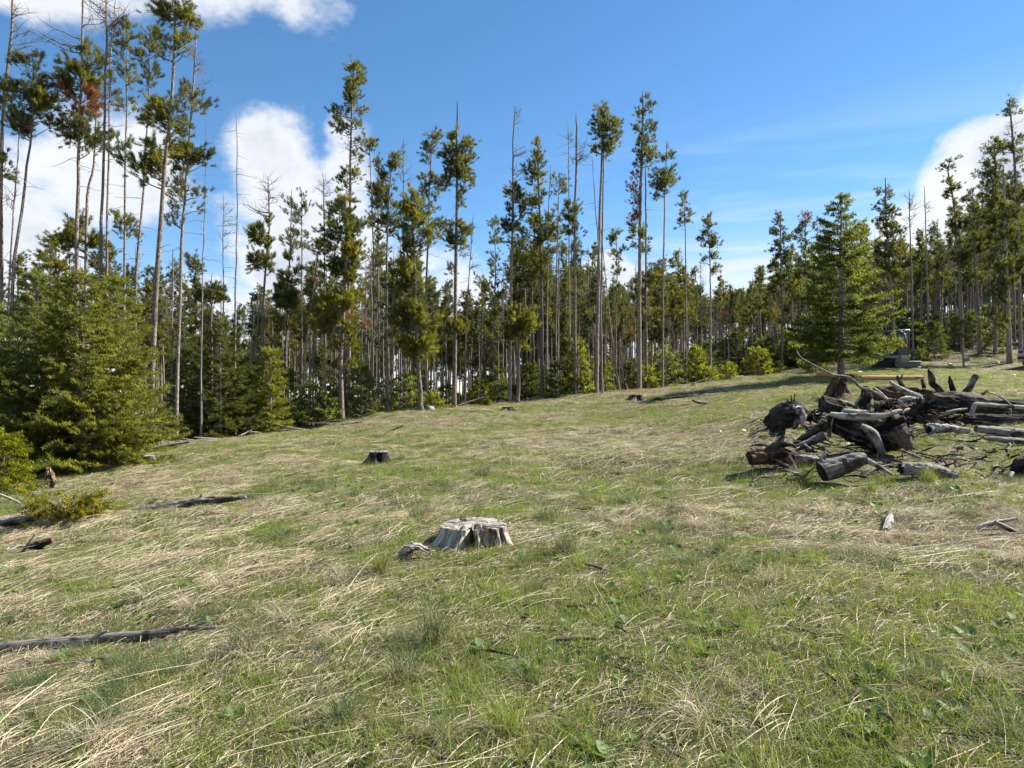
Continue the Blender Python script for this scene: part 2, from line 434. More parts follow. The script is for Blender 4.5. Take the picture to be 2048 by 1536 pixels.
def top_mat():
    """sawn face of an old stump: rings, drying cracks, grey weathering"""
    m, t, b = new_mat('sawn_stump_face')
    f = t.attr('fib').outputs['Vector']
    sp = t.new('ShaderNodeSeparateXYZ'); t.put(sp.inputs[0], f)
    ring = t.noise(t.v('MULTIPLY', f, (110.0, 0.8, 0.8)), 1.0, 3.0, 0.6)
    oc = t.new('ShaderNodeTexCoord').outputs['Object']
    p = t.noise(oc, 9.0, 5.0, 0.65)
    rad = t.noise(t.v('MULTIPLY', f, (3.0, 26.0, 26.0)), 1.0, 4.0, 0.6)
    c = t.mix(t.smooth(ring, 0.35, 0.65), (0.17, 0.15, 0.13), (0.44, 0.40, 0.345))
    c = t.mix(t.smooth(p, 0.47, 0.58, 0.0, 0.9), c, (0.13, 0.108, 0.092))
    c = t.mix(t.smooth(rad, 0.34, 0.42, 0.8, 0.0), c, (0.06, 0.05, 0.045))
    t.put(b.inputs['Base Color'], c); b.inputs['Roughness'].default_value = 0.85; b.inputs['Specular IOR Level'].default_value = 0.2
    bump(t, b, t.m('ADD', t.m('ADD', ring, p), t.m('MULTIPLY', rad, 1.5)), 0.7, 0.012)
    return m
M['top'] = top_mat()

def ground_mat():
    m, t, b = new_mat('meadow_soil')
    pos = t.new('ShaderNodeNewGeometry').outputs['Position']
    a = t.attr('col'); sp = t.new('ShaderNodeSeparateColor'); t.put(sp.inputs[0], a.outputs['Color'])
    n1 = t.noise(pos, 55.0, 5.0, 0.7); n2 = t.noise(pos, 9.0, 5.0, 0.65); n3 = t.noise(t.v('MULTIPLY', pos, (60, 18, 40)), 1.0, 4.0, 0.7)
    c = t.mix(t.smooth(n1, 0.36, 0.70), (0.048, 0.035, 0.025), (0.21, 0.165, 0.11))  # dark soil deepened: shadow between the grass is put into the colour
    c = t.mix(t.smooth(n3, 0.50, 0.64, 0.0, 0.8), c, (0.42, 0.35, 0.22))
    gmix = t.m('MULTIPLY', sp.outputs[0], t.smooth(n2, 0.34, 0.60))
    c = t.mix(t.m('MULTIPLY', gmix, 0.85), c, t.mix(n1, (0.045, 0.075, 0.016), (0.12, 0.17, 0.04)))
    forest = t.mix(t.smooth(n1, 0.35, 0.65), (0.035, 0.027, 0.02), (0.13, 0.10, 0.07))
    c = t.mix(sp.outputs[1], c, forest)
    t.put(b.inputs['Base Color'], c); b.inputs['Roughness'].default_value = 0.95; b.inputs['Specular IOR Level'].default_value = 0.1
    bump(t, b, t.m('ADD', n1, t.m('ADD', n2, n3)), 0.9, 0.03)
    return m
M['ground'] = ground_mat()

# ------------------------------------------------------------------ ground sheet
BLOBS = [(1450, 1330, 3.5, 1.5, 0.9), (1850, 1380, 3.4, 1.4, 0.9), (1250, 1480, 3.0, .8, 0.6), (1000, 950, 11, 2.4, 0.40), (850, 945, 11.5, 1.6, 0.35), (1980, 775, 26, 6, 0.9), (2050, 760, 30, 8, 0.9), (1850, 745, 34, 6, 0.8),
         (1560, 815, 20, 2.5, 0.7), (1700, 800, 18, 2.2, 0.5), (1420, 850, 18, 2.0, 0.3), (950, 1460, 3.2, .5, 0.4), (1150, 905, 14.5, 3.0, -0.45), (1300, 870, 17, 3.0, -0.3), (150, 1150, 5.6, 1.5, 0.12), (250, 1400, 3.8, 1.0, 0.10),
         (650, 1000, 9.3, 1.5, 0.05), (700, 1350, 3.6, .8, -0.05), (1700, 1090, 5.7, 1.2, -0.25), (2000, 1000, 7.5, 1.5, -0.3), (400, 960, 13, 3, -0.2), (1600, 770, 32, 6, -0.4)]
def green(x, y):
    x = np.asarray(x, float); y = np.asarray(y, float)
    v = 0.66 + (fbm(x * .45, y * .45, 21, 4) - .5) * 1.5 + (fbm(x * 2.3, y * 2.3, 33, 4) - .5) * 1.9
    for px, py, d, r, a in BLOBS:
        bx, by = (px - CX) / F * d, d
        v = v + a * np.exp(-((x - bx) ** 2 + (y - by) ** 2) / r ** 2)
    return np.clip(v, 0.05, 1)

def geo(a, b, n):
    return np.geomspace(a, b, n)
xs = np.concatenate([-geo(14.2, 4000, 60)[::-1], np.arange(-14, 16.01, 0.22), geo(16.3, 4000, 60)])
ys = np.concatenate([-geo(2.2, 4000, 40)[::-1], np.arange(-2, 20, 0.2), np.arange(20, 60, 0.6), geo(60.5, 4500, 60)])
X, Y = np.meshgrid(xs, ys)
Z = ground(X, Y)
gg = G()
nx, ny = len(xs), len(ys)
a = (np.arange(ny - 1) * nx)[:, None] + np.arange(nx - 1)
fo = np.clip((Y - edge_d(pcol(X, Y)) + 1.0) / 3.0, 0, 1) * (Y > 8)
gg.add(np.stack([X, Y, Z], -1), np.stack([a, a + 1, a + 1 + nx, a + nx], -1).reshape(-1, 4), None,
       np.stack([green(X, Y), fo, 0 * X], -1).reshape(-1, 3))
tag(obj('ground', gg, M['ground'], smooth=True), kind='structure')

# ------------------------------------------------------------------ tree building
TONE = dict(g=(0.120, 0.130, 0.028), y=(0.165, 0.165, 0.028), d=(0.088, 0.102, 0.026), b=(0.24, 0.105, 0.050), s=(0.112, 0.125, 0.058))  # y and d also put sunlit and shaded clump sides into the colour

def tuft_template(n, L, nl, nw, spread=0.85, seed=1):
    """a shoot of needles: n slim triangles round an axis along +Z"""
    r = np.random.default_rng(seed); V = []; T = []
    for i in range(n):
        a = i * 2.4 + r.random() * .6; t = (i + .5) / n * L
        dv = np.array((math.cos(a) * spread, math.sin(a) * spread, 0.75 + 0.25 * r.random())); dv /= np.linalg.norm(dv)
        sd_ = np.cross(dv, (math.cos(a + 1.2), math.sin(a + 1.2), .3)); sd_ /= np.linalg.norm(sd_)
        p = np.array((0, 0, t)); k = len(V); l = nl * (0.8 + .4 * r.random())
        V += [p - sd_ * nw / 2, p + sd_ * nw / 2, p + dv * l]; T.append((k, k + 1, k + 2))
    return np.array(V), np.array(T)

TPL = dict(near=tuft_template(24, .14, .095, .0145), far=tuft_template(12, .15, .125, .030),
           fir=tuft_template(15, .15, .060, .022, 1.0, 3), firfar=tuft_template(9, .17, .085, .036, 1.0, 3))

def put_tufts(g, tpl, pos, dirs, sc, col, rng):
    V, T = TPL[tpl]; pos = np.asarray(pos, float); N = len(pos)
    if N == 0: return
    d, u, w = frames(np.asarray(dirs, float))
    a = rng.random(N) * 6.283; ca, sa = np.cos(a)[:, None], np.sin(a)[:, None]
    u, w = u * ca + w * sa, w * ca - u * sa
    sc = np.broadcast_to(np.asarray(sc, float), (N,))
    W = (V[None, :, 0, None] * u[:, None] + V[None, :, 1, None] * w[:, None] + V[None, :, 2, None] * d[:, None]) * sc[:, None, None] + pos[:, None]
    idx = T[None] + (np.arange(N) * len(V))[:, None, None]
    g.add(W, None, idx.reshape(-1, 3), np.repeat(np.asarray(col), len(V), axis=0))

def unit(rng, n):
    v = rng.normal(size=(n, 3)); return v / np.linalg.norm(v, axis=1, keepdims=True)

def build_pine(path, r0, clumps, rng, lod='near', dead=None, taper=0.30, sides=9, twig_n=3.0):
    """path: trunk points, base first. clumps: (x, y, z, rx, ry, rz, density, tone). dead: (z0, z1) stretch with dead twigs."""
    path = np.asarray(path, float)
    tr, br, cr = G(), G(), G()
    n = 16; p = spline(path, n)
    H = p[-1, 2] - p[0, 2]
    s = np.linspace(0, 1, n)
    p[1:-1, :2] += (rng.random((n - 2, 2)) - .5) * 0.035
    rad = r0 * (1 - (1 - taper) * s) * (1 + 0.35 * np.exp(-s * 26)); rad[-1] *= .6
    p = np.vstack([p[0] - (0, 0, .3), p]); rad = np.r_[rad[0] * 1.1, rad]
    tubes(tr, p[None], rad[None], sides)
    def tpos(z): return np.stack([np.interp(z, p[:, 2], p[:, i]) for i in range(3)], -1)
    P_, R_ = [], []; TP, TD, TS, TC = [], [], [], []
    for (cx, cy, cz, rx, ry, rz, dens, tone) in clumps:
        bare = tone == 'x'
        area = math.pi * rx * rz
        nl = int(max(4, (7 if bare else 9) * math.sqrt(area) * (0.6 + .4 * dens)) + rng.integers(0, 3))
        off = unit(rng, nl) * (0.45 + 0.55 * rng.random((nl, 1)) ** .5) * (rx, ry, rz)
        end = np.array((cx, cy, cz)) + off
        hx = tpos(end[:, 2]); hd = np.linalg.norm((end - hx)[:, :2], axis=1)
        st = tpos(np.clip(end[:, 2] - hd * (0.15 + .45 * rng.random(nl)) - .05, p[1, 2] + .4, p[-1, 2] - .02))
        mid = st * .5 + end * .5; mid[:, 2] -= hd * (0.06 + .10 * rng.random(nl))
        k = 5; t = np.linspace(0, 1, k)[None, :, None]
        q = st[:, None] * (1 - t) ** 2 + 2 * mid[:, None] * t * (1 - t) + end[:, None] * t ** 2
        q[:, 1:] += (rng.random((nl, k - 1, 3)) - .5) * .06
        P_.append(q); rb = 0.010 + 0.011 * np.sqrt(hd + .1); R_.append(rb[:, None] * np.linspace(1, .35, k)[None])
        # side twigs
        m = 3 if not bare else 6
        tt = rng.random((nl, m)) * .75 + .25
        i0 = np.minimum((tt * (k - 1)).astype(int), k - 2); fr = tt * (k - 1) - i0
        ar = np.arange(nl)[:, None]
        sp = q[ar, i0] * (1 - fr)[..., None] + q[ar, i0 + 1] * fr[..., None]
        ax = (end - st); ax /= np.linalg.norm(ax, axis=1, keepdims=True) + 1e-6
        dv = ax[:, None] * .7 + unit(rng, nl * m).reshape(nl, m, 3) * .9 + np.array((0, 0, .25))
        dv /= np.linalg.norm(dv, axis=2, keepdims=True)
        ln = (0.18 + .30 * rng.random((nl, m))) * (1.3 if bare else 1) * min(1, .5 + area ** .5 * .5)
        tip = sp + dv * ln[..., None]; mm = (sp + tip) / 2 + (rng.random(sp.shape) - .5) * .07
        q2 = np.stack([sp, mm, tip], 2).reshape(-1, 3, 3)
        P2 = np.concatenate([q2[:, :1], (q2[:, :1] + q2[:, 1:2]) / 2, q2[:, 1:2], (q2[:, 1:2] + q2[:, 2:]) / 2, q2[:, 2:]], 1)
        P_.append(P2); R_.append(np.full((len(P2), 1), .0075) * np.linspace(1, .5, 5)[None])
        if bare: continue
        nt = int(dens * (210 if lod == 'near' else 105) * area + 8)
        # tufts sit along the outer half of limbs and along the twigs
        pick = rng.random(nt) < .30
        li = rng.integers(0, nl, nt); f = rng.random(nt) ** .6 * .5 + .5
        j = np.minimum((f * (k - 1)).astype(int), k - 2); ff = (f * (k - 1) - j)[:, None]
        pa = q[li, j] * (1 - ff) + q[li, j + 1] * ff
        ti = rng.integers(0, m, nt); g_ = (rng.random(nt) ** .7)[:, None]
        pb = sp[li, ti] * (1 - g_) + tip[li, ti] * g_
        pos = np.where(pick[:, None], pa, pb)
        pos = pos + unit(rng, nt) * (rng.random((nt, 1)) ** .5) * np.minimum(.16, .5 * np.array((rx, ry, rz)))
        out = pos - np.array((cx, cy, cz - rz * .6))
        di = dv[li, ti] * .7 + out / (np.linalg.norm(out, axis=1, keepdims=True) + 1e-6) * .5 + np.array((0, 0, .45)) + unit(rng, nt) * .35
        TP.append(pos); TD.append(di); TS.append((.85 + .4 * rng.random(nt)))
        c = np.array(TONE[tone])[None] * (0.72 + .56 * rng.random((nt, 1))) * (1 + (rng.random((nt, 3)) - .5) * .18)
        if tone in 'gys':
            yel = rng.random((nt, 1)) < .16
            c = np.where(yel, c * .6 + np.array((0.13, .105, .02)) * .5, c)
        TC.append(c)
    if dead:
        z0, z1 = dead; nd = int(max(0, (z1 - z0) * twig_n))
        if nd:
            z = z0 + rng.random(nd) * (z1 - z0); st = tpos(z); az = rng.random(nd) * 6.283
            ln = (0.12 + .75 * rng.random(nd) ** 2.2); dv = np.stack([np.cos(az), np.sin(az), (rng.random(nd) - .45) * .8], -1)
            tip = st + dv * ln[:, None]; t = np.linspace(0, 1, 5)[None, :, None]
            q = st[:, None] * (1 - t) + tip[:, None] * t; q[:, 1:] += (rng.random((nd, 4, 3)) - .5) * .09 * ln[:, None, None]
            q[:, :, 2] -= (t[..., 0] ** 2) * ln[:, None] * .12
            P_.append(q); R_.append((.006 + .007 * ln)[:, None] * np.linspace(1, .45, 5)[None])
    if P_: tubes(br, np.concatenate(P_), np.concatenate(R_), 3)
    if TP: put_tufts(cr, lod, np.concatenate(TP), np.concatenate(TD), np.concatenate(TS), np.concatenate(TC), rng)
    return tr, br, cr

def plant(name, label, cat, group, loc, parts, mats=('bark', 'twig', 'needle'), rz=0.0):
    root = thing(name, label, cat, loc, rz, group)
    for nm, g, mt in zip(('trunk', 'branches', 'crown'), parts, mats):
        if g.n:
            o = obj(nm, g, M[mt], root, smooth=(nm == 'trunk'))
            if nm == 'branches': o['kind'] = 'stuff'
    return root

NPINES = 0
def pine_px(label, bx, d, w, trunk, clumps, dead=None, name='pine_tree', cat='pine tree', group='pines along the edge of the clearing', bark='bark', lod=None, taper=.32, twig_n=2.2):
    """a pine measured in the photograph: trunk points and foliage clumps in photo pixels at distance d"""
    global NPINES; NPINES += 1
    rng = np.random.default_rng(100 + NPINES)
    k = d / F; x0 = (bx - CX) * k; z0 = g1(x0, d)
    def L(px, py): return np.array(((px - bx) * k, (rng.random() - .5) * .1, EYE - (py - CY) * k - z0))
    path = [(0, 0, -.1)] + [L(px, py) for px, py in reversed(trunk)]
    cl = []
    for c in clumps:
        px, py, rx, ry = c[:4]; dens = c[4] if len(c) > 4 else 1.0; tone = c[5] if len(c) > 5 else 'g'
        q = L(px, py); rr = (rx + ry) / 2 * k
        cl.append((q[0], (rng.random() - .5) * rr * .9, q[2], rx * k, rr, ry * k, dens, tone))
    dd = None
    if dead: dd = (L(bx, dead[1])[2], L(bx, dead[0])[2])
    if lod is None: lod = 'near' if d < 36 else 'far'
    parts = build_pine(path, w * .37 * k, cl, rng, lod, dd, taper, twig_n=twig_n)
    return plant(name, label, cat, group, (x0, d, z0), parts, (bark, 'twig', 'needle'))

def build_fir(H, R, rng, lod='fir', nb=14.0, tone=((0.060, 0.085, 0.020), (0.10, 0.125, 0.028)), z0=0.12, power=0.85, r0=None, shoot=1.0, low_cut=0.0, gaps=0.0, rise=0.35, full=1.0, lean=(0, 0)):
    """a fir or spruce: whorled boughs carrying flat sprays of bottle-brush shoots"""
    tr, br, cr = G(), G(), G()
    r0 = r0 or 0.016 * H + .012
    p = np.stack([np.linspace(0, lean[0], 9), np.linspace(0, lean[1], 9), np.linspace(-.25, H, 9)], -1)
    tubes(tr, p[None], (r0 * np.linspace(1.1, .08, 9))[None], 8)
    P_, R_, TP, TD, TS, TC = [], [], [], [], [], []
    nbr = int(H * nb * 1.55)
    zs = z0 + (H - z0) * (np.arange(nbr) + rng.random(nbr)) / nbr
    wh = .11 * math.sqrt(H) + .03; zs = np.round(zs / wh) * wh + (rng.random(nbr) - .5) * wh * .35; zs = np.clip(zs, z0, H - .05)
    c0, c1 = np.array(tone[0]), np.array(tone[1])
    for i, z in enumerate(zs):
        h = (z - z0) / (H - z0)
        if low_cut and h < low_cut and rng.random() < .5: continue
        if rng.random() < gaps: continue
        L = R * ((1 - h) ** power) * (0.65 + .5 * rng.random()) + 0.10
        az = i * 2.39996 + rng.random() * .7
        out = np.array((math.cos(az), math.sin(az), 0.0)); sl = -0.12 + rise * 1.5 * h + (rng.random() - .5) * .18
        k = 7; t = np.linspace(0, 1, k)
        q = np.array((lean[0] * z / H, lean[1] * z / H, z)) + out * (L * t)[:, None]
        q[:, 2] += L * (sl * t + 0.16 * t ** 2.4)
        q[1:] += (rng.random((k - 1, 3)) - .5) * .045 * L
        P_.append(q[None]); R_.append(((.006 + .010 * L) * np.linspace(1, .25, k))[None])
        side = np.array((-out[1], out[0], 0.0))
        m = max(3, int(L * 9.5 * full))
        tt = 0.12 + .86 * (np.arange(m) + rng.random(m)) / m
        base = np.stack([np.interp(tt, t, q[:, a_]) for a_ in range(3)], -1)
        sg = np.where(np.arange(m) % 2 == 0, 1, -1)
        ln = (0.42 * L * (1 - tt) + .10) * (.6 + .6 * rng.random(m))
        dv = out * (0.75 + .2 * rng.random((m, 1))) + side * (sg * .8)[:, None] + np.c_[np.zeros(m), np.zeros(m), (rng.random(m) - .42) * .45]
        dv /= np.linalg.norm(dv, axis=1, keepdims=True)
        seg = 0.115 * shoot
        for b_, d_, l_ in zip(base, dv, ln):
            ns = max(1, int(round(l_ / seg)))
            f = (np.arange(ns) + .1)[:, None] * seg
            pos = b_ + d_ * f; pos[:, 2] -= (f[:, 0] ** 2) * .12
            TP.append(pos); dd = d_ + (rng.random((ns, 3)) - .5) * .5; TD.append(dd)
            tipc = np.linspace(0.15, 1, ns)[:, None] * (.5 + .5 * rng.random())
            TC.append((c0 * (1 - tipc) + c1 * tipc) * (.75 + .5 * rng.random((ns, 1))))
            TS.append(shoot * (.8 + .35 * rng.random(ns)))
        ns = max(2, int(L * 7))                               # shoots along the bough itself
        f = .3 + .7 * rng.random(ns)
        pos = np.stack([np.interp(f, t, q[:, a_]) for a_ in range(3)], -1)
        TP.append(pos); TD.append(out + (0, 0, .35) + (rng.random((ns, 3)) - .5) * 1.1); TS.append(shoot * (.8 + .3 * rng.random(ns)))
        TC.append((c0 * .5 + c1 * .5) * (.7 + .5 * rng.random((ns, 1))))
    tubes(br, np.concatenate(P_), np.concatenate(R_), 3)
    nt = 4 + int(H)                                           # leader
    TP.append(np.c_[np.full(nt, lean[0]), np.full(nt, lean[1]), H - .32 * shoot * np.arange(nt) / nt]); TD.append(np.array((0, 0, 1.0)) + (rng.random((nt, 3)) - .5) * .9); TS.append(np.full(nt, shoot)); TC.append(np.tile(c1, (nt, 1)))
    put_tufts(cr, lod, np.concatenate(TP), np.concatenate(TD), np.concatenate(TS), np.concatenate(TC), rng)
    return tr, br, cr

# ------------------------------------------------------------------ the pines one can tell apart, left to right
GL = 'tall pines at the left'
pine_px('leaning tall pine with bare twiggy top at the left picture edge', 0, 22, 13, [(28, -40), (22, 60), (10, 170), (3, 290), (0, 480)],
        [(40, 15, 30, 20, 1, 'x'), (45, 75, 40, 30, 1, 'x'), (10, 200, 25, 40, .5, 'd'), (4, 330, 20, 30, .6, 'd')], (100, 700), group=GL)
pine_px('forked pine with rounded green crown beside the left edge', 22, 20.5, 10, [(68, 118), (64, 240), (45, 400), (25, 600)],
        [(60, 130, 26, 18), (40, 185, 45, 28, .9), (85, 205, 40, 28, 1, 'y'), (30, 240, 38, 26, .9, 'g'), (100, 235, 25, 18, .7), (65, 165, 30, 20)], (300, 640), group=GL)
pine_px('pale slim pine trunk between the forked pine and dark-trunked pine', 12, 21.5, 7, [(42, 250), (30, 420), (18, 610)],
        [(30, 250, 30, 24, .7, 'g'), (50, 400, 35, 25, .5, 'x')], (330, 620), group=GL)
pine_px('dark-trunked pine carrying one rust-brown dead bough', 150, 21, 12, [(166, -60), (166, 100), (158, 300), (152, 480)],
        [(165, 20, 50, 35, 1, 'x'), (110, 65, 45, 14, .6, 'x'), (175, 130, 42, 28, 1, 'y'), (150, 160, 50, 24, 1.1, 'g'), (110, 160, 22, 14, .8), (160, 198, 42, 18, 1, 'b'), (165, 228, 18, 15, .8, 'b'),
         (145, 258, 36, 17, 1.1, 'y'), (160, 285, 34, 18, 1, 'd'), (190, 275, 26, 30, .5, 's')], (300, 620), group=GL)
pine_px('inclined brown pine with thin grey-green foliage beside the dark trunk', 168, 22.5, 10, [(196, 190), (185, 330), (172, 440)],
        [(195, 215, 25, 25, .45, 's'), (195, 290, 28, 28, .5, 's'), (150, 470, 55, 28, 1, 'g'), (110, 480, 35, 18, 1, 'y')], (300, 640), group=GL)
pine_px('bare sunlit pinkish pine trunk rising past the top of the picture', 196, 19.5, 11, [(212, -50), (213, 130), (206, 420), (200, 560)],
        [(200, 12, 28, 22, 1, 'x'), (235, 40, 26, 26, 1, 'x'), (225, 110, 22, 22, .5, 'x')], (60, 700), group=GL, twig_n=4)
pine_px('thin dark pine crossing behind the bare sunlit trunk', 208, 23, 6.5, [(232, -10), (222, 110), (216, 330)], [(235, 25, 25, 22, .6, 'x'), (225, 60, 20, 20, .5, 'x'), (232, 180, 14, 22, .4, 's')], (80, 640), group=GL)
pine_px('sparse narrow pine just right of the bare sunlit trunk', 246, 23.5, 8, [(257, 55), (252, 250), (247, 520)],
        [(256, 72, 24, 22, .7, 's'), (250, 115, 26, 26, .5, 's'), (258, 155, 18, 22, .4, 's'), (250, 215, 16, 30, .4, 's'), (250, 300, 18, 34, .35, 's'), (244, 455, 26, 26, .8)], (180, 660), group=GL)
pine_px('slim pine with tufted tip between two thicker pines at left', 268, 22.5, 8.5, [(300, 52), (297, 190), (284, 400), (272, 560)],
        [(298, 64, 17, 15, .9), (302, 98, 24, 22, .8), (296, 146, 18, 11, 1, 'd'), (300, 180, 10, 12, .3, 's')], (200, 640), group=GL)
pine_px('stout sunlit pine whose shaggy crown leaves the top of the picture', 298, 20, 15.5, [(352, -30), (342, 190), (326, 370), (312, 560)],
        [(345, 15, 42, 24, 1.1, 'g'), (385, 28, 34, 18, 1, 'y'), (330, 30, 18, 16, .7), (370, 85, 26, 15, .8, 'y'), (322, 95, 14, 20, .4, 's'), (380, 105, 20, 12, .4, 'x'),
         (300, 222, 38, 24, 1.1, 'y'), (330, 245, 34, 26, 1.1, 'g'), (310, 290, 32, 22, 1, 'y'), (270, 322, 42, 24, .9, 'g'), (318, 345, 22, 30, 1, 'y'), (350, 210, 24, 24, .6, 's')], (380, 680), group=GL, twig_n=3)
pine_px('pine with ragged drooping boughs right of the stout sunlit pine', 352, 21.5, 9.5, [(392, 30), (386, 190), (372, 380), (362, 560)],
        [(378, 110, 20, 32, .7, 'x'), (398, 150, 16, 30, .5, 'x'), (392, 205, 20, 34, .55, 's'), (372, 190, 16, 18, .5), (392, 300, 30, 22, 1, 'd'), (365, 318, 32, 26, .9, 'y'), (400, 318, 16, 12, .9, 'd'),
         (362, 362, 32, 28, .5, 's'), (385, 395, 26, 30, .4, 's'), (350, 430, 20, 26, .3, 's')], (400, 690), group=GL, twig_n=3)
pine_px('thin grey dead pole just right of the ragged drooping pine', 402, 23, 5, [(411, 238), (409, 420), (405, 560)], [], (260, 690), name='dead_pine', cat='dead tree', group=GL, bark='snag', twig_n=4, taper=.2)
pine_px('solitary tall bare pole standing against the left cloud', 470, 25, 6, [(470, 222), (475, 300), (474, 480), (472, 600)], [], (260, 690), name='dead_pine', cat='dead tree', group=GL, bark='snag', twig_n=3.5, taper=.2)
pine_px('twiggy dead sapling left of the solitary tall bare pole', 446, 27, 4.5, [(448, 388), (446, 520)], [(450, 425, 12, 32, .8, 'x'), (447, 470, 14, 25, .7, 'x')], (400, 690), name='dead_pine', cat='dead tree', group=GL, bark='snag')
pine_px('low bushy pine top poking over the dark firs at left', 424, 25.5, 7, [(424, 545), (422, 640)], [(418, 575, 26, 18, 1.1, 'd'), (430, 600, 26, 20, 1, 'g'), (402, 588, 16, 12, 1, 'd')], None, group=GL)

GC = 'pines along the middle of the clearing edge'
pine_px('pine with bare antler-like top and foliage only on its left', 526, 28, 8.5, [(535, 352), (538, 450), (528, 560), (525, 690)],
        [(535, 372, 22, 18, 1, 'x'), (505, 418, 32, 12, .9, 'x'), (545, 395, 16, 20, .6, 'x'), (522, 460, 20, 26, 1.1, 'g'), (500, 462, 14, 10, .9), (520, 505, 24, 28, 1.2, 'd'), (528, 535, 18, 18, 1, 'g')], (560, 720), group=GC)
pine_px('dead pole leaning far to the left against the sky', 486, 28, 5, [(524, 575), (506, 650)], [(508, 622, 18, 12, .8, 'x')], (590, 700), name='dead_pine', cat='dead tree', group=GC, bark='snag')
pine_px('second shorter dead pole leaning left beside the antler-topped pine', 505, 29, 4.5, [(521, 595), (513, 660)], [], (600, 710), name='dead_pine', cat='dead tree', group=GC, bark='snag')
pine_px('narrow pine with dense dark lower column left of the leaning trunk', 572, 30, 7, [(583, 378), (580, 500), (573, 640)],
        [(582, 425, 16, 32, .45, 's'), (584, 480, 20, 28, .5, 's'), (582, 540, 24, 26, .9, 'd'), (572, 590, 28, 24, 1.2, 'd'), (585, 610, 26, 24, 1.2, 'd'), (570, 640, 22, 18, 1.1, 'd')], (640, 740), group=GC)
pine_px('thin twiggy pine directly right of the narrow dark pine', 604, 32, 5, [(604, 385), (603, 560)], [(604, 420, 14, 34, .4, 's'), (602, 480, 16, 30, .35, 's')], (400, 720), group=GC)
pine_px('long slim trunk leaning right beside the shaggy tiered pine', 602, 29, 7, [(641, 470), (625, 600), (610, 720)], [(640, 492, 18, 18, .6, 's'), (632, 540, 14, 16, .5, 's')], (480, 740), group=GC, taper=.5)
pine_px('tallest middle pine with clumped crown high above the others', 700, 33, 11, [(707, 128), (702, 270), (700, 420), (697, 600)],
        [(708, 150, 17, 20, 1.2), (714, 180, 20, 20, 1.2), (700, 190, 14, 14, 1), (712, 212, 20, 13, 1.1), (666, 226, 15, 11, 1.1), (672, 250, 15, 16, 1.2, 'd'), (714, 250, 18, 7, .9), (738, 278, 14, 7, 1), (702, 292, 16, 12, .5, 'x'),
         (716, 312, 9, 10, .8), (694, 345, 14, 9, .9, 'd'), (714, 350, 12, 10, .9, 'y'), (684, 368, 14, 11, .9)], (280, 600), group=GC)
pine_px('shaggy tiered pine with yellow-green clumps over a bare scaly trunk', 685, 28, 14, [(690, 388), (692, 480), (690, 600), (682, 720)],
        [(672, 420, 32, 20, 1.1, 'g'), (690, 398, 14, 14, 1, 'y'), (722, 440, 26, 16, 1, 'g'), (652, 450, 28, 18, 1, 'd'), (690, 460, 40, 20, 1.1, 'd'), (720, 505, 38, 24, 1.3, 'y'), (670, 498, 34, 20, 1.2, 'g'), (655, 535, 30, 18, 1.1, 'd'), (700, 545, 30, 16, 1, 'g'),
         (672, 605, 42, 22, 1.4, 'y'), (705, 600, 22, 20, 1.2, 'y'), (640, 632, 24, 18, 1.2, 'g'), (668, 655, 36, 22, 1.2, 'y'), (700, 665, 24, 18, 1, 'g'), (685, 690, 22, 14, .8), (712, 725, 14, 8, .9, 'y'), (668, 735, 12, 7, .8)], (700, 790), group=GC)
pine_px('slender pale trunk with tufted top right of the tallest middle pine', 744, 31, 5, [(738, 288), (744, 430), (748, 560)], [(740, 288, 12, 10, .9), (731, 300, 8, 6, .7)], (330, 700), group=GC, taper=.45)
pine_px('bare twiggy snag standing behind the shaggy tiered pine', 652, 34, 5, [(645, 345), (648, 420)], [(642, 365, 20, 12, .9, 'x'), (655, 385, 12, 14, .6, 'x')], (360, 600), name='dead_pine', cat='dead tree', group=GC, bark='snag')
pine_px('thin pine with grey-green foliage rising behind the slender pale trunk', 758, 35, 6.5, [(757, 318), (756, 480), (757, 640)], [(757, 335, 9, 18, .8, 's'), (752, 372, 16, 20, .6, 's'), (762, 405, 22, 22, .6, 's'), (750, 440, 22, 22, .7, 'd'), (760, 500, 20, 30, .5, 's')], (420, 720), group=GC)
pine_px('broader dark pine left of the leafless spiky tree', 776, 34, 7.5, [(786, 312), (778, 400), (774, 560)], [(790, 322, 16, 14, .9), (773, 340, 16, 16, .8, 'd'), (776, 372, 24, 20, .9, 'g'), (762, 405, 24, 16, .9, 'd'), (790, 420, 24, 20, .9, 'g'), (772, 450, 26, 20, 1, 'd')], (470, 720), group=GC)
pine_px('leafless spiky dead tree right of the broad dark pine', 808, 35, 5, [(807, 278), (807, 380)], [(807, 310, 12, 26, 1, 'x'), (808, 350, 17, 22, 1, 'x')], (380, 600), name='dead_pine', cat='dead tree', group=GC, bark='snag')
pine_px('double-stemmed slim pine with wispy top behind the low yellow-green pine', 854, 33, 7.5, [(866, 258), (860, 350), (856, 480), (852, 640)],
        [(872, 272, 15, 15, .6, 's'), (862, 298, 17, 15, .8, 's'), (850, 318, 8, 8, .8), (856, 350, 18, 9, 1), (880, 362, 18, 14, .9, 'd'), (856, 372, 16, 9, 1), (868, 400, 20, 20, .4, 's'), (870, 450, 20, 24, .5, 's')], (420, 700), group=GC)
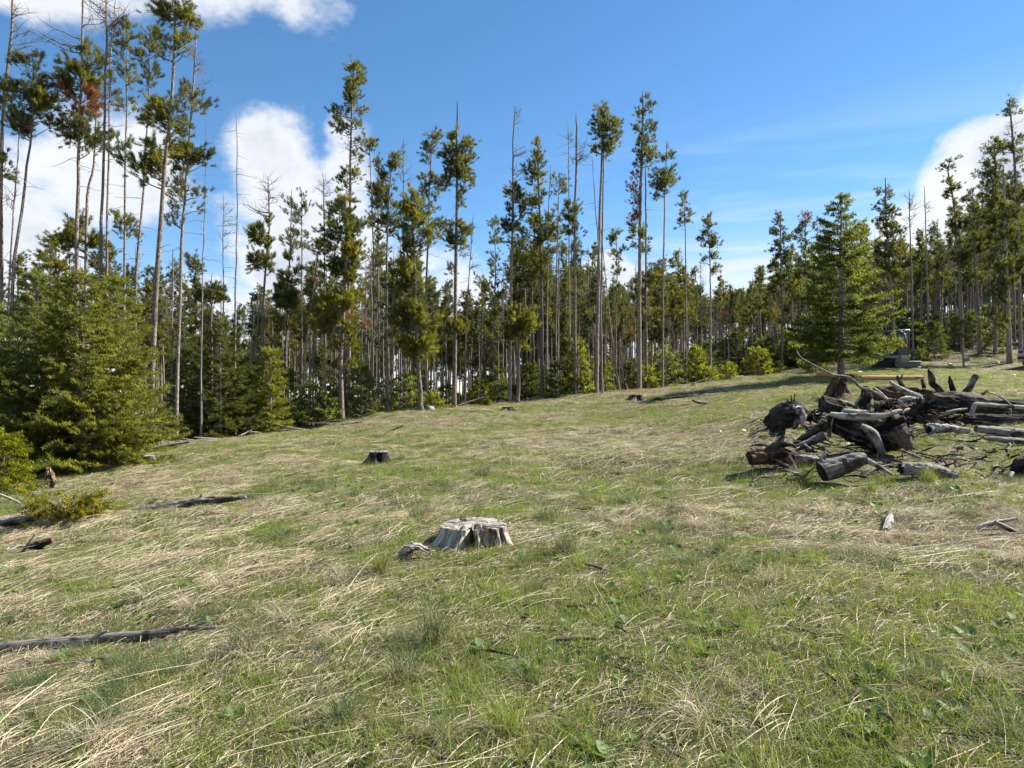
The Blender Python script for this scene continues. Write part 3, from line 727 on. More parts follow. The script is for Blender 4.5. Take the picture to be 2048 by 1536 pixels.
pine_px('low yellow-green pine with layered clumps and a clean pale lower trunk', 843, 30, 13, [(822, 378), (828, 500), (832, 620), (838, 740)],
        [(826, 400, 22, 18, 1.1, 'y'), (812, 428, 30, 20, 1.1, 'd'), (845, 428, 34, 20, 1.1, 'y'), (832, 455, 36, 18, 1, 'g'), (868, 480, 20, 16, 1, 'y'), (812, 490, 28, 16, 1, 'd'), (822, 538, 34, 20, 1.3, 'y'), (800, 560, 30, 18, 1.2, 'd'), (838, 560, 24, 16, 1.1, 'g'),
         (800, 598, 32, 24, 1.2, 'g'), (785, 628, 24, 20, 1.2, 'd'), (822, 625, 26, 20, 1.2, 'g'), (858, 632, 28, 20, 1.3, 'y'), (805, 650, 20, 14, 1.1, 'd'), (838, 685, 34, 22, 1.5, 'y'), (862, 692, 22, 16, 1.3, 'y'), (815, 690, 20, 18, 1.2, 'y'), (832, 712, 22, 14, 1, 'g')], (720, 790), group=GC)
pine_px('spike-topped pine with three separate round clumps', 908, 32, 12, [(915, 203), (914, 290), (914, 420), (911, 600)],
        [(918, 280, 24, 13, 1.3, 'y'), (932, 298, 16, 14, 1.1, 'g'), (886, 306, 18, 12, 1.3, 'd'), (905, 300, 16, 12, 1), (918, 340, 30, 20, 1.2, 'y'), (932, 358, 20, 18, 1, 'g'), (900, 352, 20, 16, 1.1, 'd'), (948, 320, 10, 8, .7), (926, 388, 9, 8, 1), (919, 404, 9, 8, 1),
         (916, 465, 24, 20, 1.3, 'y'), (902, 480, 16, 14, 1.2, 'd'), (922, 490, 14, 10, 1), (912, 652, 22, 14, 1.4, 'y'), (896, 656, 12, 9, 1.2, 'd'), (900, 536, 8, 8, .9)], (400, 780), group=GC)
pine_px('twiggy dead pine just right of the spike-topped pine', 930, 34, 5, [(946, 430), (938, 560), (932, 690)], [(945, 465, 12, 24, .8, 'x'), (941, 520, 13, 20, .7, 'x')], (440, 740), name='dead_pine', cat='dead tree', group=GC, bark='snag')
pine_px('small pine with open round top between spike-topped and fork-topped pines', 962, 38, 5.5, [(968, 548), (964, 640)], [(964, 568, 16, 14, 1, 'd'), (970, 590, 12, 12, .8), (960, 622, 16, 20, .9, 'd'), (966, 668, 18, 22, .9, 'd')], (560, 760), group=GC)
pine_px('narrow columnar pine left of the fork-topped pine', 986, 40, 5.5, [(990, 436), (991, 560), (988, 660)], [(990, 456, 9, 16, 1, 's'), (992, 490, 13, 20, .8, 's'), (990, 535, 16, 24, .7, 's'), (988, 585, 14, 18, .8, 'd'), (984, 640, 16, 18, .9, 'd')], (600, 760), group=GC)
pine_px('pine with forked dead top and bare boughs on its right', 1019, 35, 9.5, [(1031, 210), (1026, 300), (1026, 420), (1022, 560)],
        [(1037, 235, 7, 22, .8, 'x'), (1042, 300, 15, 8, .6, 'x'), (1036, 345, 18, 24, 1, 'x'), (1028, 382, 20, 13, 1.2, 'y'), (1042, 396, 18, 13, 1, 'g'), (1030, 425, 20, 16, .8, 'g'), (1018, 458, 18, 16, 1.2, 'd'), (1030, 480, 16, 16, .9)], (500, 760), group=GC)
pine_px('dense pointed pine with steeple crown right of the fork-topped pine', 1084, 37, 10, [(1075, 274), (1078, 400), (1083, 560)],
        [(1074, 292, 7, 14, 1.3), (1072, 318, 12, 14, 1.3), (1058, 338, 16, 13, 1.3, 'd'), (1080, 342, 11, 16, 1.1), (1064, 358, 18, 10, 1.2, 'd'), (1076, 390, 16, 18, 1.2, 'y'), (1062, 410, 18, 16, 1, 'y'), (1082, 430, 22, 20, 1.1), (1055, 445, 26, 18, 1.1, 'y'), (1094, 458, 20, 20, 1, 'y'),
         (1070, 475, 30, 18, 1.2, 'd'), (1064, 520, 28, 24, 1.1, 'y'), (1095, 510, 18, 16, 1, 'g'), (1068, 560, 20, 18, 1, 'd')], (560, 760), group=GC)
pine_px('short pine holding one low round yellow clump above bare trunk', 1036, 34, 11, [(1040, 605), (1038, 700)],
        [(1040, 640, 34, 22, 1.4, 'y'), (1060, 652, 22, 18, 1.3, 'y'), (1020, 652, 20, 18, 1.2, 'd'), (1036, 668, 28, 14, 1.2, 'y'), (1042, 694, 14, 10, 1.1, 'y')], (700, 770), group=GC)
pine_px('spindly dead tree with few side twigs right of the steeple-crowned pine', 1094, 38, 5, [(1101, 330), (1096, 470), (1094, 640)], [(1105, 370, 9, 24, .5, 'x')], (360, 640), name='dead_pine', cat='dead tree', group=GC, bark='snag')
pine_px('open airy pine top between two spindly dead trees', 1112, 38, 5.5, [(1119, 345), (1116, 460), (1112, 640)], [(1119, 358, 14, 12, .8, 's'), (1122, 382, 16, 16, .5, 's'), (1114, 430, 13, 16, .5, 's'), (1118, 470, 16, 16, .9)], (440, 720), group=GC)
pine_px('tall knobbly dead pole topped by two short prongs', 1139, 38, 5.5, [(1136, 245), (1138, 400), (1139, 600)], [(1140, 272, 7, 12, .5, 'x')], (270, 640), name='dead_pine', cat='dead tree', group=GC, bark='snag', twig_n=4)
pine_px('tall dead pine with a brownish broom of twigs near its top', 1150, 36, 9.5, [(1152, 228), (1153, 290), (1150, 430), (1150, 640)],
        [(1168, 300, 20, 20, 2.2, 'x'), (1160, 318, 20, 14, 1.6, 'x'), (1142, 420, 20, 16, 1.1, 'y'), (1136, 445, 18, 16, 1.1, 'd'), (1152, 465, 12, 16, .9, 'g')], (320, 740), name='dead_pine', cat='dead tree', group=GC, bark='bark', twig_n=4)
pine_px('round-crowned tall pine with one clean bare trunk', 1192, 36, 12, [(1206, 213), (1203, 330), (1198, 480), (1194, 650)],
        [(1206, 222, 12, 10, 1.5), (1196, 242, 16, 12, 1.3, 'd'), (1218, 240, 18, 12, 1.3), (1238, 246, 9, 12, 1.1), (1190, 258, 9, 8, 1.1, 'd'), (1226, 264, 20, 11, 1.1), (1206, 268, 16, 14, 1.1, 'd'), (1236, 268, 10, 9, 1), (1228, 286, 16, 9, 1), (1204, 292, 14, 13, .9, 'd'), (1190, 300, 8, 7, .9, 'd'), (1222, 304, 13, 7, 1)], (330, 780), group=GC, twig_n=1.5)
pine_px('thin trunk nearly touching the round-crowned pine on its right', 1201, 38, 6, [(1207, 270), (1206, 400), (1203, 560)], [(1212, 288, 14, 14, .7, 'd')], (330, 740), group=GC, taper=.5)
pine_px('slim dead pole leaning across the round-crowned pine from upper left', 1205, 35.5, 5, [(1184, 315), (1191, 420), (1200, 540)], [], (330, 700), name='dead_pine', cat='dead tree', group=GC, bark='snag', twig_n=2)
pine_px('leaning dead pole whose foot stands right of the round-crowned pine', 1240, 37, 5, [(1199, 430), (1212, 570), (1230, 720)], [], (450, 740), name='dead_pine', cat='dead tree', group=GC, bark='snag', twig_n=2)
pine_px('small fluffy-topped pine between round-crowned and highest right-hand pines', 1232, 41, 5, [(1232, 452), (1234, 560), (1232, 650)], [(1233, 464, 10, 9, 1.2), (1230, 484, 12, 10, 1.2, 'd'), (1238, 508, 13, 12, 1.2), (1234, 540, 10, 12, 1), (1232, 590, 13, 18, .8)], (560, 740), group=GC)
pine_px('highest pine right of centre with wispy tip and reddish dying boughs', 1278, 38, 12, [(1286, 182), (1285, 260), (1281, 400), (1279, 580)],
        [(1290, 200, 8, 14, .6, 's'), (1300, 214, 11, 7, .8, 'd'), (1291, 238, 16, 12, 1.1), (1302, 255, 14, 10, 1.2, 'd'), (1275, 258, 8, 6, 1.1), (1302, 272, 18, 9, 1.2), (1285, 284, 14, 12, 1.1, 'd'), (1306, 296, 16, 9, 1.2), (1284, 308, 16, 12, 1.2, 'd'), (1310, 318, 18, 9, 1.1), (1278, 328, 12, 8, 1, 'd'),
         (1268, 345, 10, 8, .9, 'b'), (1262, 378, 11, 12, 1, 'b'), (1268, 402, 12, 10, .9, 'b'), (1260, 430, 14, 11, 1.2, 'b'), (1272, 462, 18, 16, 1.1), (1282, 486, 20, 16, 1.1, 'd')], (420, 760), group=GC)
pine_px('second stem close beside the highest right-of-centre pine', 1293, 39, 7, [(1291, 330), (1292, 460), (1292, 600)], [(1285, 580, 30, 26, 1, 'd'), (1300, 620, 28, 20, 1, 'g'), (1312, 560, 24, 20, 1, 'g')], (400, 760), group=GC, taper=.5)
pine_px('slim pine with one big bushy clump right of the highest pine', 1325, 38, 6, [(1333, 282), (1329, 400), (1326, 560)], [(1338, 300, 9, 14, .6, 'x'), (1334, 318, 11, 9, .9, 'd'), (1318, 350, 18, 14, 1.1, 'd'), (1340, 348, 14, 11, 1), (1310, 368, 14, 11, 1.2, 'd'), (1330, 372, 22, 13, 1.2), (1352, 354, 9, 8, 1), (1318, 384, 14, 8, 1)], (410, 740), group=GC)
pine_px('thin pine with airy oval top left of the small tufted pine', 1372, 42, 5, [(1367, 380), (1371, 480), (1372, 620)], [(1367, 392, 7, 9, .9, 's'), (1368, 412, 12, 12, .7, 's'), (1374, 434, 14, 10, .7, 's'), (1368, 448, 13, 8, .7, 's')], (470, 740), group=GC)
pine_px('small tufted pine with dark stacked clumps right of the airy oval top', 1421, 42, 6, [(1416, 425), (1420, 540), (1421, 640)], [(1416, 440, 8, 8, 1), (1418, 458, 12, 9, 1.2, 'd'), (1412, 474, 15, 8, 1.2, 'd'), (1430, 484, 13, 9, 1.1, 'd'), (1416, 494, 15, 8, 1.1, 'd'), (1428, 512, 10, 8, 1.1, 'd'), (1430, 540, 13, 9, 1.1, 'd'), (1408, 520, 8, 7, .8)], (560, 740), group=GC)

GR = 'pines of the darker wood on the right'
pine_px('dark narrow pine left of the reddish-tinged pine on the right', 1564, 45, 7, [(1560, 424), (1562, 540), (1564, 640)], [(1560, 438, 10, 10, 1.2, 'd'), (1556, 458, 18, 10, 1.2, 'd'), (1564, 480, 19, 12, 1.2, 'd'), (1556, 506, 20, 12, 1.3, 'd'), (1566, 530, 22, 14, 1.2, 'd'), (1560, 566, 26, 18, 1.2, 'd')], (620, 740), group=GR)
pine_px('reddish-tinged pine just left of the big spruce top', 1610, 46, 7, [(1610, 422), (1611, 540), (1611, 640)], [(1608, 438, 12, 9, 1, 'b'), (1612, 456, 18, 10, 1.1, 'd'), (1602, 474, 19, 10, 1, 's'), (1616, 496, 19, 11, 1.1, 'd'), (1608, 520, 20, 14, 1, 's'), (1614, 550, 22, 18, 1, 'd')], (560, 740), group=GR)
pine_px('tall dense pine with feathery tip right of the big spruce', 1790, 48, 9, [(1770, 355), (1774, 460), (1784, 600)],
        [(1766, 376, 10, 8, .8, 's'), (1774, 392, 11, 9, .9, 's'), (1768, 412, 17, 10, 1.1, 'd'), (1782, 426, 18, 12, 1.2, 'd'), (1768, 444, 20, 12, 1.3, 'd'), (1784, 462, 24, 14, 1.3, 'g'), (1770, 484, 26, 16, 1.3, 'd'), (1790, 500, 22, 16, 1.3, 'y'), (1774, 524, 28, 18, 1.3, 'd'), (1782, 552, 24, 18, 1.2, 'g')], (600, 730), group=GR)
pine_px('pale leafless tree with upswept twigs right of the feathery-tipped pine', 1826, 48, 5.5, [(1818, 376), (1821, 470), (1824, 600)], [(1815, 402, 18, 18, 1.1, 'x'), (1826, 420, 16, 18, .9, 'x'), (1818, 440, 13, 12, .8, 'x')], (450, 700), name='dead_pine', cat='dead tree', group=GR, bark='snag')
pine_px('straight thin dead spire right of the pale leafless tree', 1856, 47, 5.5, [(1848, 372), (1851, 480), (1855, 620)], [(1858, 412, 10, 9, .6, 'x')], (400, 720), name='dead_pine', cat='dead tree', group=GR, bark='snag', twig_n=3)
pine_px('crooked pine with feathery bent tip and dark bulging lower crown', 1925, 47, 8, [(1903, 312), (1896, 345), (1906, 400), (1918, 520), (1924, 640)],
        [(1903, 326, 10, 12, .8, 's'), (1890, 334, 9, 6, .8, 's'), (1892, 366, 12, 7, 1), (1908, 378, 14, 10, 1.2, 'd'), (1900, 392, 12, 7, 1, 'd'), (1914, 418, 18, 12, 1.1, 'g'), (1922, 436, 22, 14, 1.1, 'g'), (1910, 458, 22, 14, 1.2, 'd'), (1930, 482, 24, 18, 1.3, 'd'), (1916, 512, 26, 20, 1.3, 'd'), (1934, 540, 24, 18, 1.2, 'd')], (600, 720), group=GR)
pine_px('broad open-crowned dark pine second from the right edge', 1990, 45, 9, [(1990, 276), (1992, 420), (1992, 600)],
        [(1985, 288, 13, 9, 1), (1972, 304, 12, 8, 1), (1998, 300, 13, 10, 1, 'd'), (1966, 326, 17, 9, 1.1, 'd'), (1996, 326, 17, 10, 1.1, 'd'), (1960, 348, 17, 10, 1.2, 'd'), (1986, 350, 19, 10, 1.1, 'd'), (2008, 356, 16, 10, 1, 'd'), (1976, 376, 24, 12, 1, 'd'), (1968, 404, 18, 12, 1.1, 'd'), (2000, 412, 22, 14, 1.1, 'd'), (1974, 440, 26, 18, 1.2, 'd'), (2006, 460, 26, 18, 1.2, 'd'), (1985, 490, 28, 20, 1.2, 'd')], (540, 720), group=GR)
pine_px('tallest right-edge pine with flat layered top boughs', 2042, 44, 10, [(2018, 198), (2024, 260), (2034, 400), (2040, 600)],
        [(2020, 206, 9, 6, 1), (2012, 216, 16, 5, 1, 'd'), (2026, 224, 16, 5, 1), (2030, 250, 18, 10, .7, 'x'), (2012, 262, 13, 7, .6, 'x'), (2036, 284, 19, 9, 1.1, 'd'), (2014, 296, 22, 9, 1.1, 'd'), (2042, 312, 22, 12, 1.1, 'd'), (2030, 350, 22, 14, .8, 'd'), (2044, 390, 20, 18, 1, 'd'), (2030, 440, 26, 20, 1.2, 'd'), (2045, 500, 26, 22, 1.2, 'd'), (2025, 530, 26, 22, 1.2, 'd')], (560, 720), group=GR)
pine_px('stout near pine trunk left of the parked car', 2020, 43, 14, [(2006, 330), (2010, 470), (2016, 620)], [(2000, 420, 24, 18, 1.1, 'd'), (2014, 470, 28, 20, 1.2, 'd'), (1998, 520, 28, 20, 1.2, 'd'), (2018, 560, 26, 20, 1.2, 'd'), (1980, 590, 30, 14, 1.1, 'd'), (1985, 640, 32, 14, .9, 'g')], (600, 700), group=GR)
pine_px('bare-stemmed pine behind the dark young fir and lawn edge', 1962, 46, 10, [(1944, 380), (1950, 520), (1958, 640)], [(1944, 396, 18, 14, 1.1, 'd'), (1952, 430, 24, 18, 1.2, 'd'), (1940, 470, 24, 18, 1.2, 'd'), (1958, 500, 24, 18, 1.2, 'd'), (1945, 545, 26, 18, 1.1, 'd')], (560, 720), group=GR)
pine_px('broken dead pole leaning through the right-hand wood', 1905, 50, 5, [(1862, 530), (1880, 600)], [], None, name='dead_pine', cat='dead tree', group=GR, bark='snag')
pine_px('crooked brown sapling trunk at the upper lawn edge', 1928, 42, 6, [(1924, 640), (1926, 680)], [(1922, 655, 24, 16, 1.1, 'd'), (1905, 670, 14, 9, .9, 'd')], None, group=GR)

# ------------------------------------------------------------------ firs and young trees
rg = np.random.default_rng(77)
def fir_px(name, label, bx, d, top_py, half_w, seed, lod=None, group='young conifers under the pines', cat='fir tree', rz=0.0, **kw):
    x = (bx - CX) / F * d; z = g1(x, d)
    H = EYE - (top_py - CY) / F * d - z; R = half_w / F * d
    lod = lod or ('fir' if d < 26 else 'firfar')
    return plant(name, label, cat, group, (x, d, z - .03), build_fir(H, R, np.random.default_rng(seed), lod, **kw), ('bark', 'twig', 'fir'), rz)

GF = 'firs at the left of the clearing'
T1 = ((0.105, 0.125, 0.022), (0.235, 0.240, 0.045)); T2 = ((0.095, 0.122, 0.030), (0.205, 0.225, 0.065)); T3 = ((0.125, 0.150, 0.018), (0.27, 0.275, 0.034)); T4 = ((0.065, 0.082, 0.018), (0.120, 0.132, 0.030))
fir_px('fir_tree', 'largest bushy fir with its skirt on the grass at left', 165, 15.5, 548, 190, 1, group=GF, nb=22, tone=T1, power=.78, full=1.3, shoot=1.2)
fir_px('fir_tree', 'dense fir whose top stands left of the largest bushy fir', 75, 16.5, 545, 120, 2, group=GF, nb=20, tone=T2, power=.75, full=1.2, shoot=1.2)
fir_px('fir_tree', 'fir with light upright leaders behind the largest bushy fir', 235, 18, 555, 115, 3, group=GF, nb=20, tone=T1, power=.78, full=1.2, shoot=1.25)
fir_px('fir_tree', 'fir cut by the left edge with drooping grey-green boughs', -30, 14.5, 600, 120, 4, group=GF, nb=20, tone=T2, power=.75, full=1.2, shoot=1.2)
fir_px('fir_sapling', 'bright yellow-green sapling at the lower left edge', 8, 12, 868, 58, 5, group=GF, nb=44, tone=((0.13, 0.15, 0.012), (0.28, 0.28, 0.02)), power=.8, shoot=1.1)
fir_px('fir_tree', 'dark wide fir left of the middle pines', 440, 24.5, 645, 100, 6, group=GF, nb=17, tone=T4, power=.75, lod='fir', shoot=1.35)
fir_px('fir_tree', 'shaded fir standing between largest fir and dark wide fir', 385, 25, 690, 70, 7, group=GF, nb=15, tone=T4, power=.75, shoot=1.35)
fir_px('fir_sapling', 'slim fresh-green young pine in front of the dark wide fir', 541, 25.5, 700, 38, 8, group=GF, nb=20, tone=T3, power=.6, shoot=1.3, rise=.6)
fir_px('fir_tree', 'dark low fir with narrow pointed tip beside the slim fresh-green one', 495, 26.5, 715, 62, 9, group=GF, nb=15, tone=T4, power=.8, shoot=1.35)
GU = 'young conifers under the pines'
for lab, bx, d, top, hw, seed, tone, pw in [
        ('feathery sapling spreading left of the scaly pine trunk', 622, 28, 770, 42, 11, T2, .7), ('low sprawling sapling at the foot of the scaly pine trunk', 652, 28, 800, 40, 12, T2, .8),
        ('pale-green pointed fir right behind the scaly pine trunk', 722, 29.5, 735, 40, 13, T2, .75), ('soft grey-green fir between the scaly trunk and low yellow-green pine', 812, 31, 750, 34, 14, T2, .75),
        ('rounded dark bush-like sapling right of the low yellow-green pine', 866, 31, 790, 22, 15, T3, .4), ('light-green pointed sapling right of the spike-topped pine', 962, 35, 762, 26, 16, T3, .75),
        ('short sapling tucked against the light-green pointed one', 943, 35, 790, 18, 17, T3, .7), ('bright tall young pine below the dead pine with twig broom', 1155, 36.5, 682, 36, 18, T3, .7),
        ('broader young pine touching the bright tall one on its left', 1118, 36, 725, 36, 19, T2, .7), ('small fresh sapling at the foot of the round-crowned pine', 1212, 38, 730, 22, 20, T3, .7),
        ('rounded bright shrub-like sapling left of the double saplings', 1293, 39, 735, 36, 21, T3, .55), ('dark-topped young pine on a thin stem among the bright saplings', 1333, 40, 705, 32, 22, T2, .5),
        ('tapered fresh young pine in front of dark trunks', 1392, 41, 696, 24, 23, T3, .8), ('low hummock-like sapling right of the tapered fresh young pine', 1418, 41, 738, 30, 24, T3, .5),
        ('spreading low sapling left of the brightest rounded sapling', 1455, 42, 730, 28, 25, T3, .55), ('brightest rounded sapling near the shade of the spruce', 1519, 43, 698, 33, 26, T3, .65),
        ('tiny sapling at the treeline beside the brightest rounded sapling', 1492, 43, 735, 16, 27, T2, .7), ('low dark sapling right of the brightest rounded sapling', 1556, 44, 728, 16, 28, T4, .7),
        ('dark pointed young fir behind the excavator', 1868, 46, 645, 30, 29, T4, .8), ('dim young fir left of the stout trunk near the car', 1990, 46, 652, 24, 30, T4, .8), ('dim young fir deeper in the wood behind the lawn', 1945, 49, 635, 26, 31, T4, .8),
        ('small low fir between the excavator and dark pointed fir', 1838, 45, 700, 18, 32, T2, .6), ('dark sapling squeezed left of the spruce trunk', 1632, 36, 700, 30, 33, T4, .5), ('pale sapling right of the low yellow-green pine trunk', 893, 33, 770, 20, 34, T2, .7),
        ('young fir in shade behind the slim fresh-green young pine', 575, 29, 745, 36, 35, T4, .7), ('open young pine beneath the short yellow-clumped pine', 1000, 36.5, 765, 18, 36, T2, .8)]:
    fir_px('fir_sapling', lab, bx, d, top, hw, seed, group=GU, nb=11 if d > 26 else 14, tone=tone, power=pw, shoot=1.5, rise=.5)
fir_px('spruce_tree', 'big solitary spruce on the lawn in front of the right-hand wood', 1682, 32, 392, 118, 40, group='conifers standing on the lawn', cat='spruce tree', nb=15, tone=((0.070, 0.092, 0.022), (0.140, 0.158, 0.038)), power=.72, lod='firfar', z0=.75, r0=.16, shoot=1.5, full=.85, rise=.25, gaps=.28)
fir_px('juniper_bush', 'low yellow-green juniper bush flat on the grass at left', 135, 9.0, 1004, 64, 41, group=None, cat='bush', nb=150, tone=((0.10, 0.12, 0.014), (0.33, 0.28, 0.022)), power=.25, full=1.0, shoot=.75, z0=.02, rise=.5, r0=.015)

# ------------------------------------------------------------------ the wood behind: single trees copied from a few grown ones
def generic(seed, H, c0, wid, tone, lod='far', bare=False, r0=.10):
    rng = np.random.default_rng(seed)
    cl = []; z = H * c0
    while z < H - .2 and not bare:
        h = (z - H * c0) / (H - H * c0)
        r = wid * (0.55 + .9 * rng.random()) * (1 - .65 * h)
        a = rng.random() * 6.28
        if rng.random() > .12:
            cl.append((math.cos(a) * r * .45, math.sin(a) * r * .45, z, r, r, r * .62, .8 + .5 * rng.random(), rng.choice(list(tone))))
        z += r * (.55 + .5 * rng.random())
    if bare:
        for i in range(4): cl.append((0, 0, H * (.62 + .09 * i), wid * (1 - .15 * i), wid * (1 - .15 * i), .8, .7, 'x'))
    lean = (rng.random(2) - .5) * .06 * H
    path = [(0, 0, -.2), (lean[0] * .3, lean[1] * .3, H * .4), (lean[0] * .7, lean[1] * .7, H * .75), (lean[0], lean[1], H)]
    return build_pine(path, r0, cl, rng, lod, (H * .12, H * max(c0, .5)), .3, 7, 1.6)

PROTO = [(generic(s, H, c0, w, tn, bare=b, r0=r), H, b) for s, H, c0, w, tn, b, r in [
    (201, 12, .60, .80, 'gd', False, .09), (202, 13, .66, .70, 'gsd', False, .10), (203, 11, .50, .85, 'dg', False, .09), (204, 14, .70, .90, 'gyd', False, .11),
    (205, 12, .62, .60, 'sd', False, .075), (206, 10, .42, .70, 'gd', False, .08), (207, 13, .72, .75, 'gs', False, .09), (208, 11, .62, .90, 'ggy', False, .10), (209, 12, .68, .65, 'dsb', False, .08),
    (210, 12, .0, .55, '', True, .07), (211, 10, .0, .7, '', True, .06)]]
ENV_PX = [-100, 100, 300, 420, 480, 560, 620, 700, 760, 840, 900, 960, 1000, 1060, 1150, 1240, 1330, 1440, 1500, 1560, 1620, 1700, 1800, 1880, 1950, 2048, 2200]
ENV_PY = [430, 470, 470, 500, 590, 530, 500, 500, 450, 470, 560, 570, 510, 450, 450, 500, 480, 520, 540, 470, 450, 430, 430, 420, 370, 320, 320]
MARKS = [(60, 'forked pine by the left edge'), (205, 'bare sunlit trunk'), (310, 'stout sunlit pine'), (400, 'ragged drooping pine'), (472, 'solitary bare pole'), (530, 'antler-topped pine'), (580, 'narrow dark-columned pine'), (640, 'long leaning slim trunk'),
         (690, 'shaggy tiered pine'), (757, 'thin grey-green pine'), (807, 'leafless spiky tree'), (845, 'low yellow-green pine'), (912, 'spike-topped pine'), (965, 'small open-topped pine'), (1023, 'fork-topped pine'), (1080, 'steeple-crowned pine'), (1117, 'open airy pine'),
         (1150, 'dead pine with twig broom'), (1200, 'round-crowned pine'), (1233, 'small fluffy-topped pine'), (1283, 'highest right-of-centre pine'), (1328, 'big-clumped slim pine'), (1370, 'airy oval-topped pine'), (1419, 'small tufted pine'), (1470, 'gap right of the small tufted pine'), (1520, 'brightest rounded sapling'),
         (1562, 'dark narrow pine'), (1610, 'reddish-tinged pine'), (1680, 'big solitary spruce'), (1735, "spruce's right flank"), (1780, 'feathery-tipped pine'), (1822, 'pale leafless tree'), (1862, 'dark pointed young fir'), (1912, 'crooked feathery-tipped pine'), (1950, 'bare-stemmed pine by the lawn'), (1988, 'broad open-crowned dark pine'), (2035, 'tallest right-edge pine')]
rb = np.random.default_rng(5)
spots = []
def scatter_px(n, a, b, dmin, dmax):
    for i in range(n):
        spots.append((a + (b - a) * (i + rb.random()) / n, dmin + (dmax - dmin) * rb.random() ** 1.3))
scatter_px(28, -60, 420, 6, 32); scatter_px(30, 420, 640, 5, 34); scatter_px(44, 640, 960, 4, 32); scatter_px(42, 960, 1260, 4, 28); scatter_px(44, 1260, 1600, 4, 30); scatter_px(32, 1600, 1900, 5, 28); scatter_px(26, 1900, 2110, 6, 26)
placed = []
for px, back in spots:
    d = float(edge_d(px)) + back
    x = (px - CX) / F * d; z = g1(x, d); base_py = CY - (z - EYE) / F ** -1 / d if False else CY - F * (z - EYE) / d
    env = float(np.interp(px, ENV_PX, ENV_PY)); top = env + 10 + 130 * rb.random() ** 1.2
    H = min(18.0, max(6.0, (base_py - top) * d / F))
    k = rb.integers(0, len(PROTO)) if rb.random() > .14 else 9 + rb.integers(0, 2); parts, Hp, bare = PROTO[k]
    if bare and rb.random() < .3: k = rb.integers(0, 9); parts, Hp, bare = PROTO[k]
    placed.append(dict(px=px, d=d, x=x, z=z, H=H, k=int(k), bare=bare, top=CY - F * (z + H - EYE) / d, sc=H / Hp))
zone = {}
for t in placed:
    i = int(np.argmin([abs(t['px'] - m[0]) for m in MARKS])); t['zone'] = i
    zone.setdefault((i, t['bare']), []).append(t)
ORD = ['tallest', 'second tallest', 'third tallest', 'fourth tallest', 'fifth tallest', 'sixth tallest', 'seventh tallest', 'eighth tallest', 'ninth tallest', 'tenth tallest', 'eleventh tallest', 'twelfth tallest', 'thirteenth tallest', 'fourteenth tallest']
for (i, bare), ts in zone.items():
    ts.sort(key=lambda t: t['top'])
    for j, t in enumerate(ts):
        what = 'bare dead pine' if bare else 'slender pine'
        t['label'] = f"{what} in the wood behind the {MARKS[i][1]}" if len(ts) == 1 else f"{ORD[min(j, 13)]} {what} behind the {MARKS[i][1]}"
first = {}
for t in sorted(placed, key=lambda t: t['d']):
    rz = rb.random() * 6.283; w = t['sc'] * (.85 + .3 * rb.random())
    loc = (t['x'], t['d'], t['z'] - .05)
    if t['k'] not in first:
        parts = PROTO[t['k']][0]
        r = plant('dead_pine' if t['bare'] else 'pine_tree', '', 'pine tree', '', (0, 0, 0), parts, ('snag' if t['bare'] else 'bark', 'twig', 'needle'))
        r.location = loc; r.rotation_euler = (0, 0, rz); r.scale = (w, w, t['sc']); first[t['k']] = r
    else:
        r = copy_tree(first[t['k']], loc, rz, (w, w, t['sc']))
    r['label'] = t['label']; r['category'] = 'dead tree' if t['bare'] else 'pine tree'; r['group'] = 'slender pines of the wood behind the clearing'

# ------------------------------------------------------------------ scattering of what nobody could count
def unlinked(name, g, mats):
    me = g if isinstance(g, bpy.types.Mesh) else g.mesh(name, M[mats])
    return bpy.data.objects.new(name, me)

def scatter(name, label, protos, pos, rot, scl, idx, cat=None):
    c = bpy.data.collections.new(name + '_kinds')
    for o in protos: c.objects.link(o)
    me = bpy.data.meshes.new(name); n = len(pos)
    me.vertices.add(n); me.vertices.foreach_set('co', np.asarray(pos, np.float32).ravel())
    for an, ty, key, v in (('rot', 'FLOAT_VECTOR', 'vector', rot), ('scl', 'FLOAT_VECTOR', 'vector', scl), ('idx', 'INT', 'value', idx)):
        a = me.attributes.new(an, ty, 'POINT'); a.data.foreach_set(key, np.asarray(v, np.int32 if ty == 'INT' else np.float32).ravel())
    me.update()
    o = bpy.data.objects.new(name, me); COL.objects.link(o)
    ng = bpy.data.node_groups.new(name, 'GeometryNodeTree')
    ng.interface.new_socket('Geometry', in_out='INPUT', socket_type='NodeSocketGeometry'); ng.interface.new_socket('Geometry', in_out='OUTPUT', socket_type='NodeSocketGeometry')
    N, Lk = ng.nodes, ng.links
    gi, go = N.new('NodeGroupInput'), N.new('NodeGroupOutput'); ci = N.new('GeometryNodeCollectionInfo')
    ci.inputs['Collection'].default_value = c; ci.inputs['Separate Children'].default_value = True; ci.inputs['Reset Children'].default_value = True
    ip = N.new('GeometryNodeInstanceOnPoints'); ip.inputs['Pick Instance'].default_value = True
    def na(nm, ty):
        q = N.new('GeometryNodeInputNamedAttribute'); q.data_type = ty; q.inputs[0].default_value = nm
        return q.outputs[0]
    e = N.new('FunctionNodeEulerToRotation'); Lk.new(na('rot', 'FLOAT_VECTOR'), e.inputs[0])
    Lk.new(gi.outputs[0], ip.inputs['Points']); Lk.new(ci.outputs[0], ip.inputs['Instance']); Lk.new(na('idx', 'INT'), ip.inputs['Instance Index'])
    Lk.new(e.outputs[0], ip.inputs['Rotation']); Lk.new(na('scl', 'FLOAT_VECTOR'), ip.inputs['Scale']); Lk.new(ip.outputs[0], go.inputs[0])
    md = o.modifiers.new('scatter', 'NODES'); md.node_group = ng
    return tag(o, label, cat, None, 'stuff')

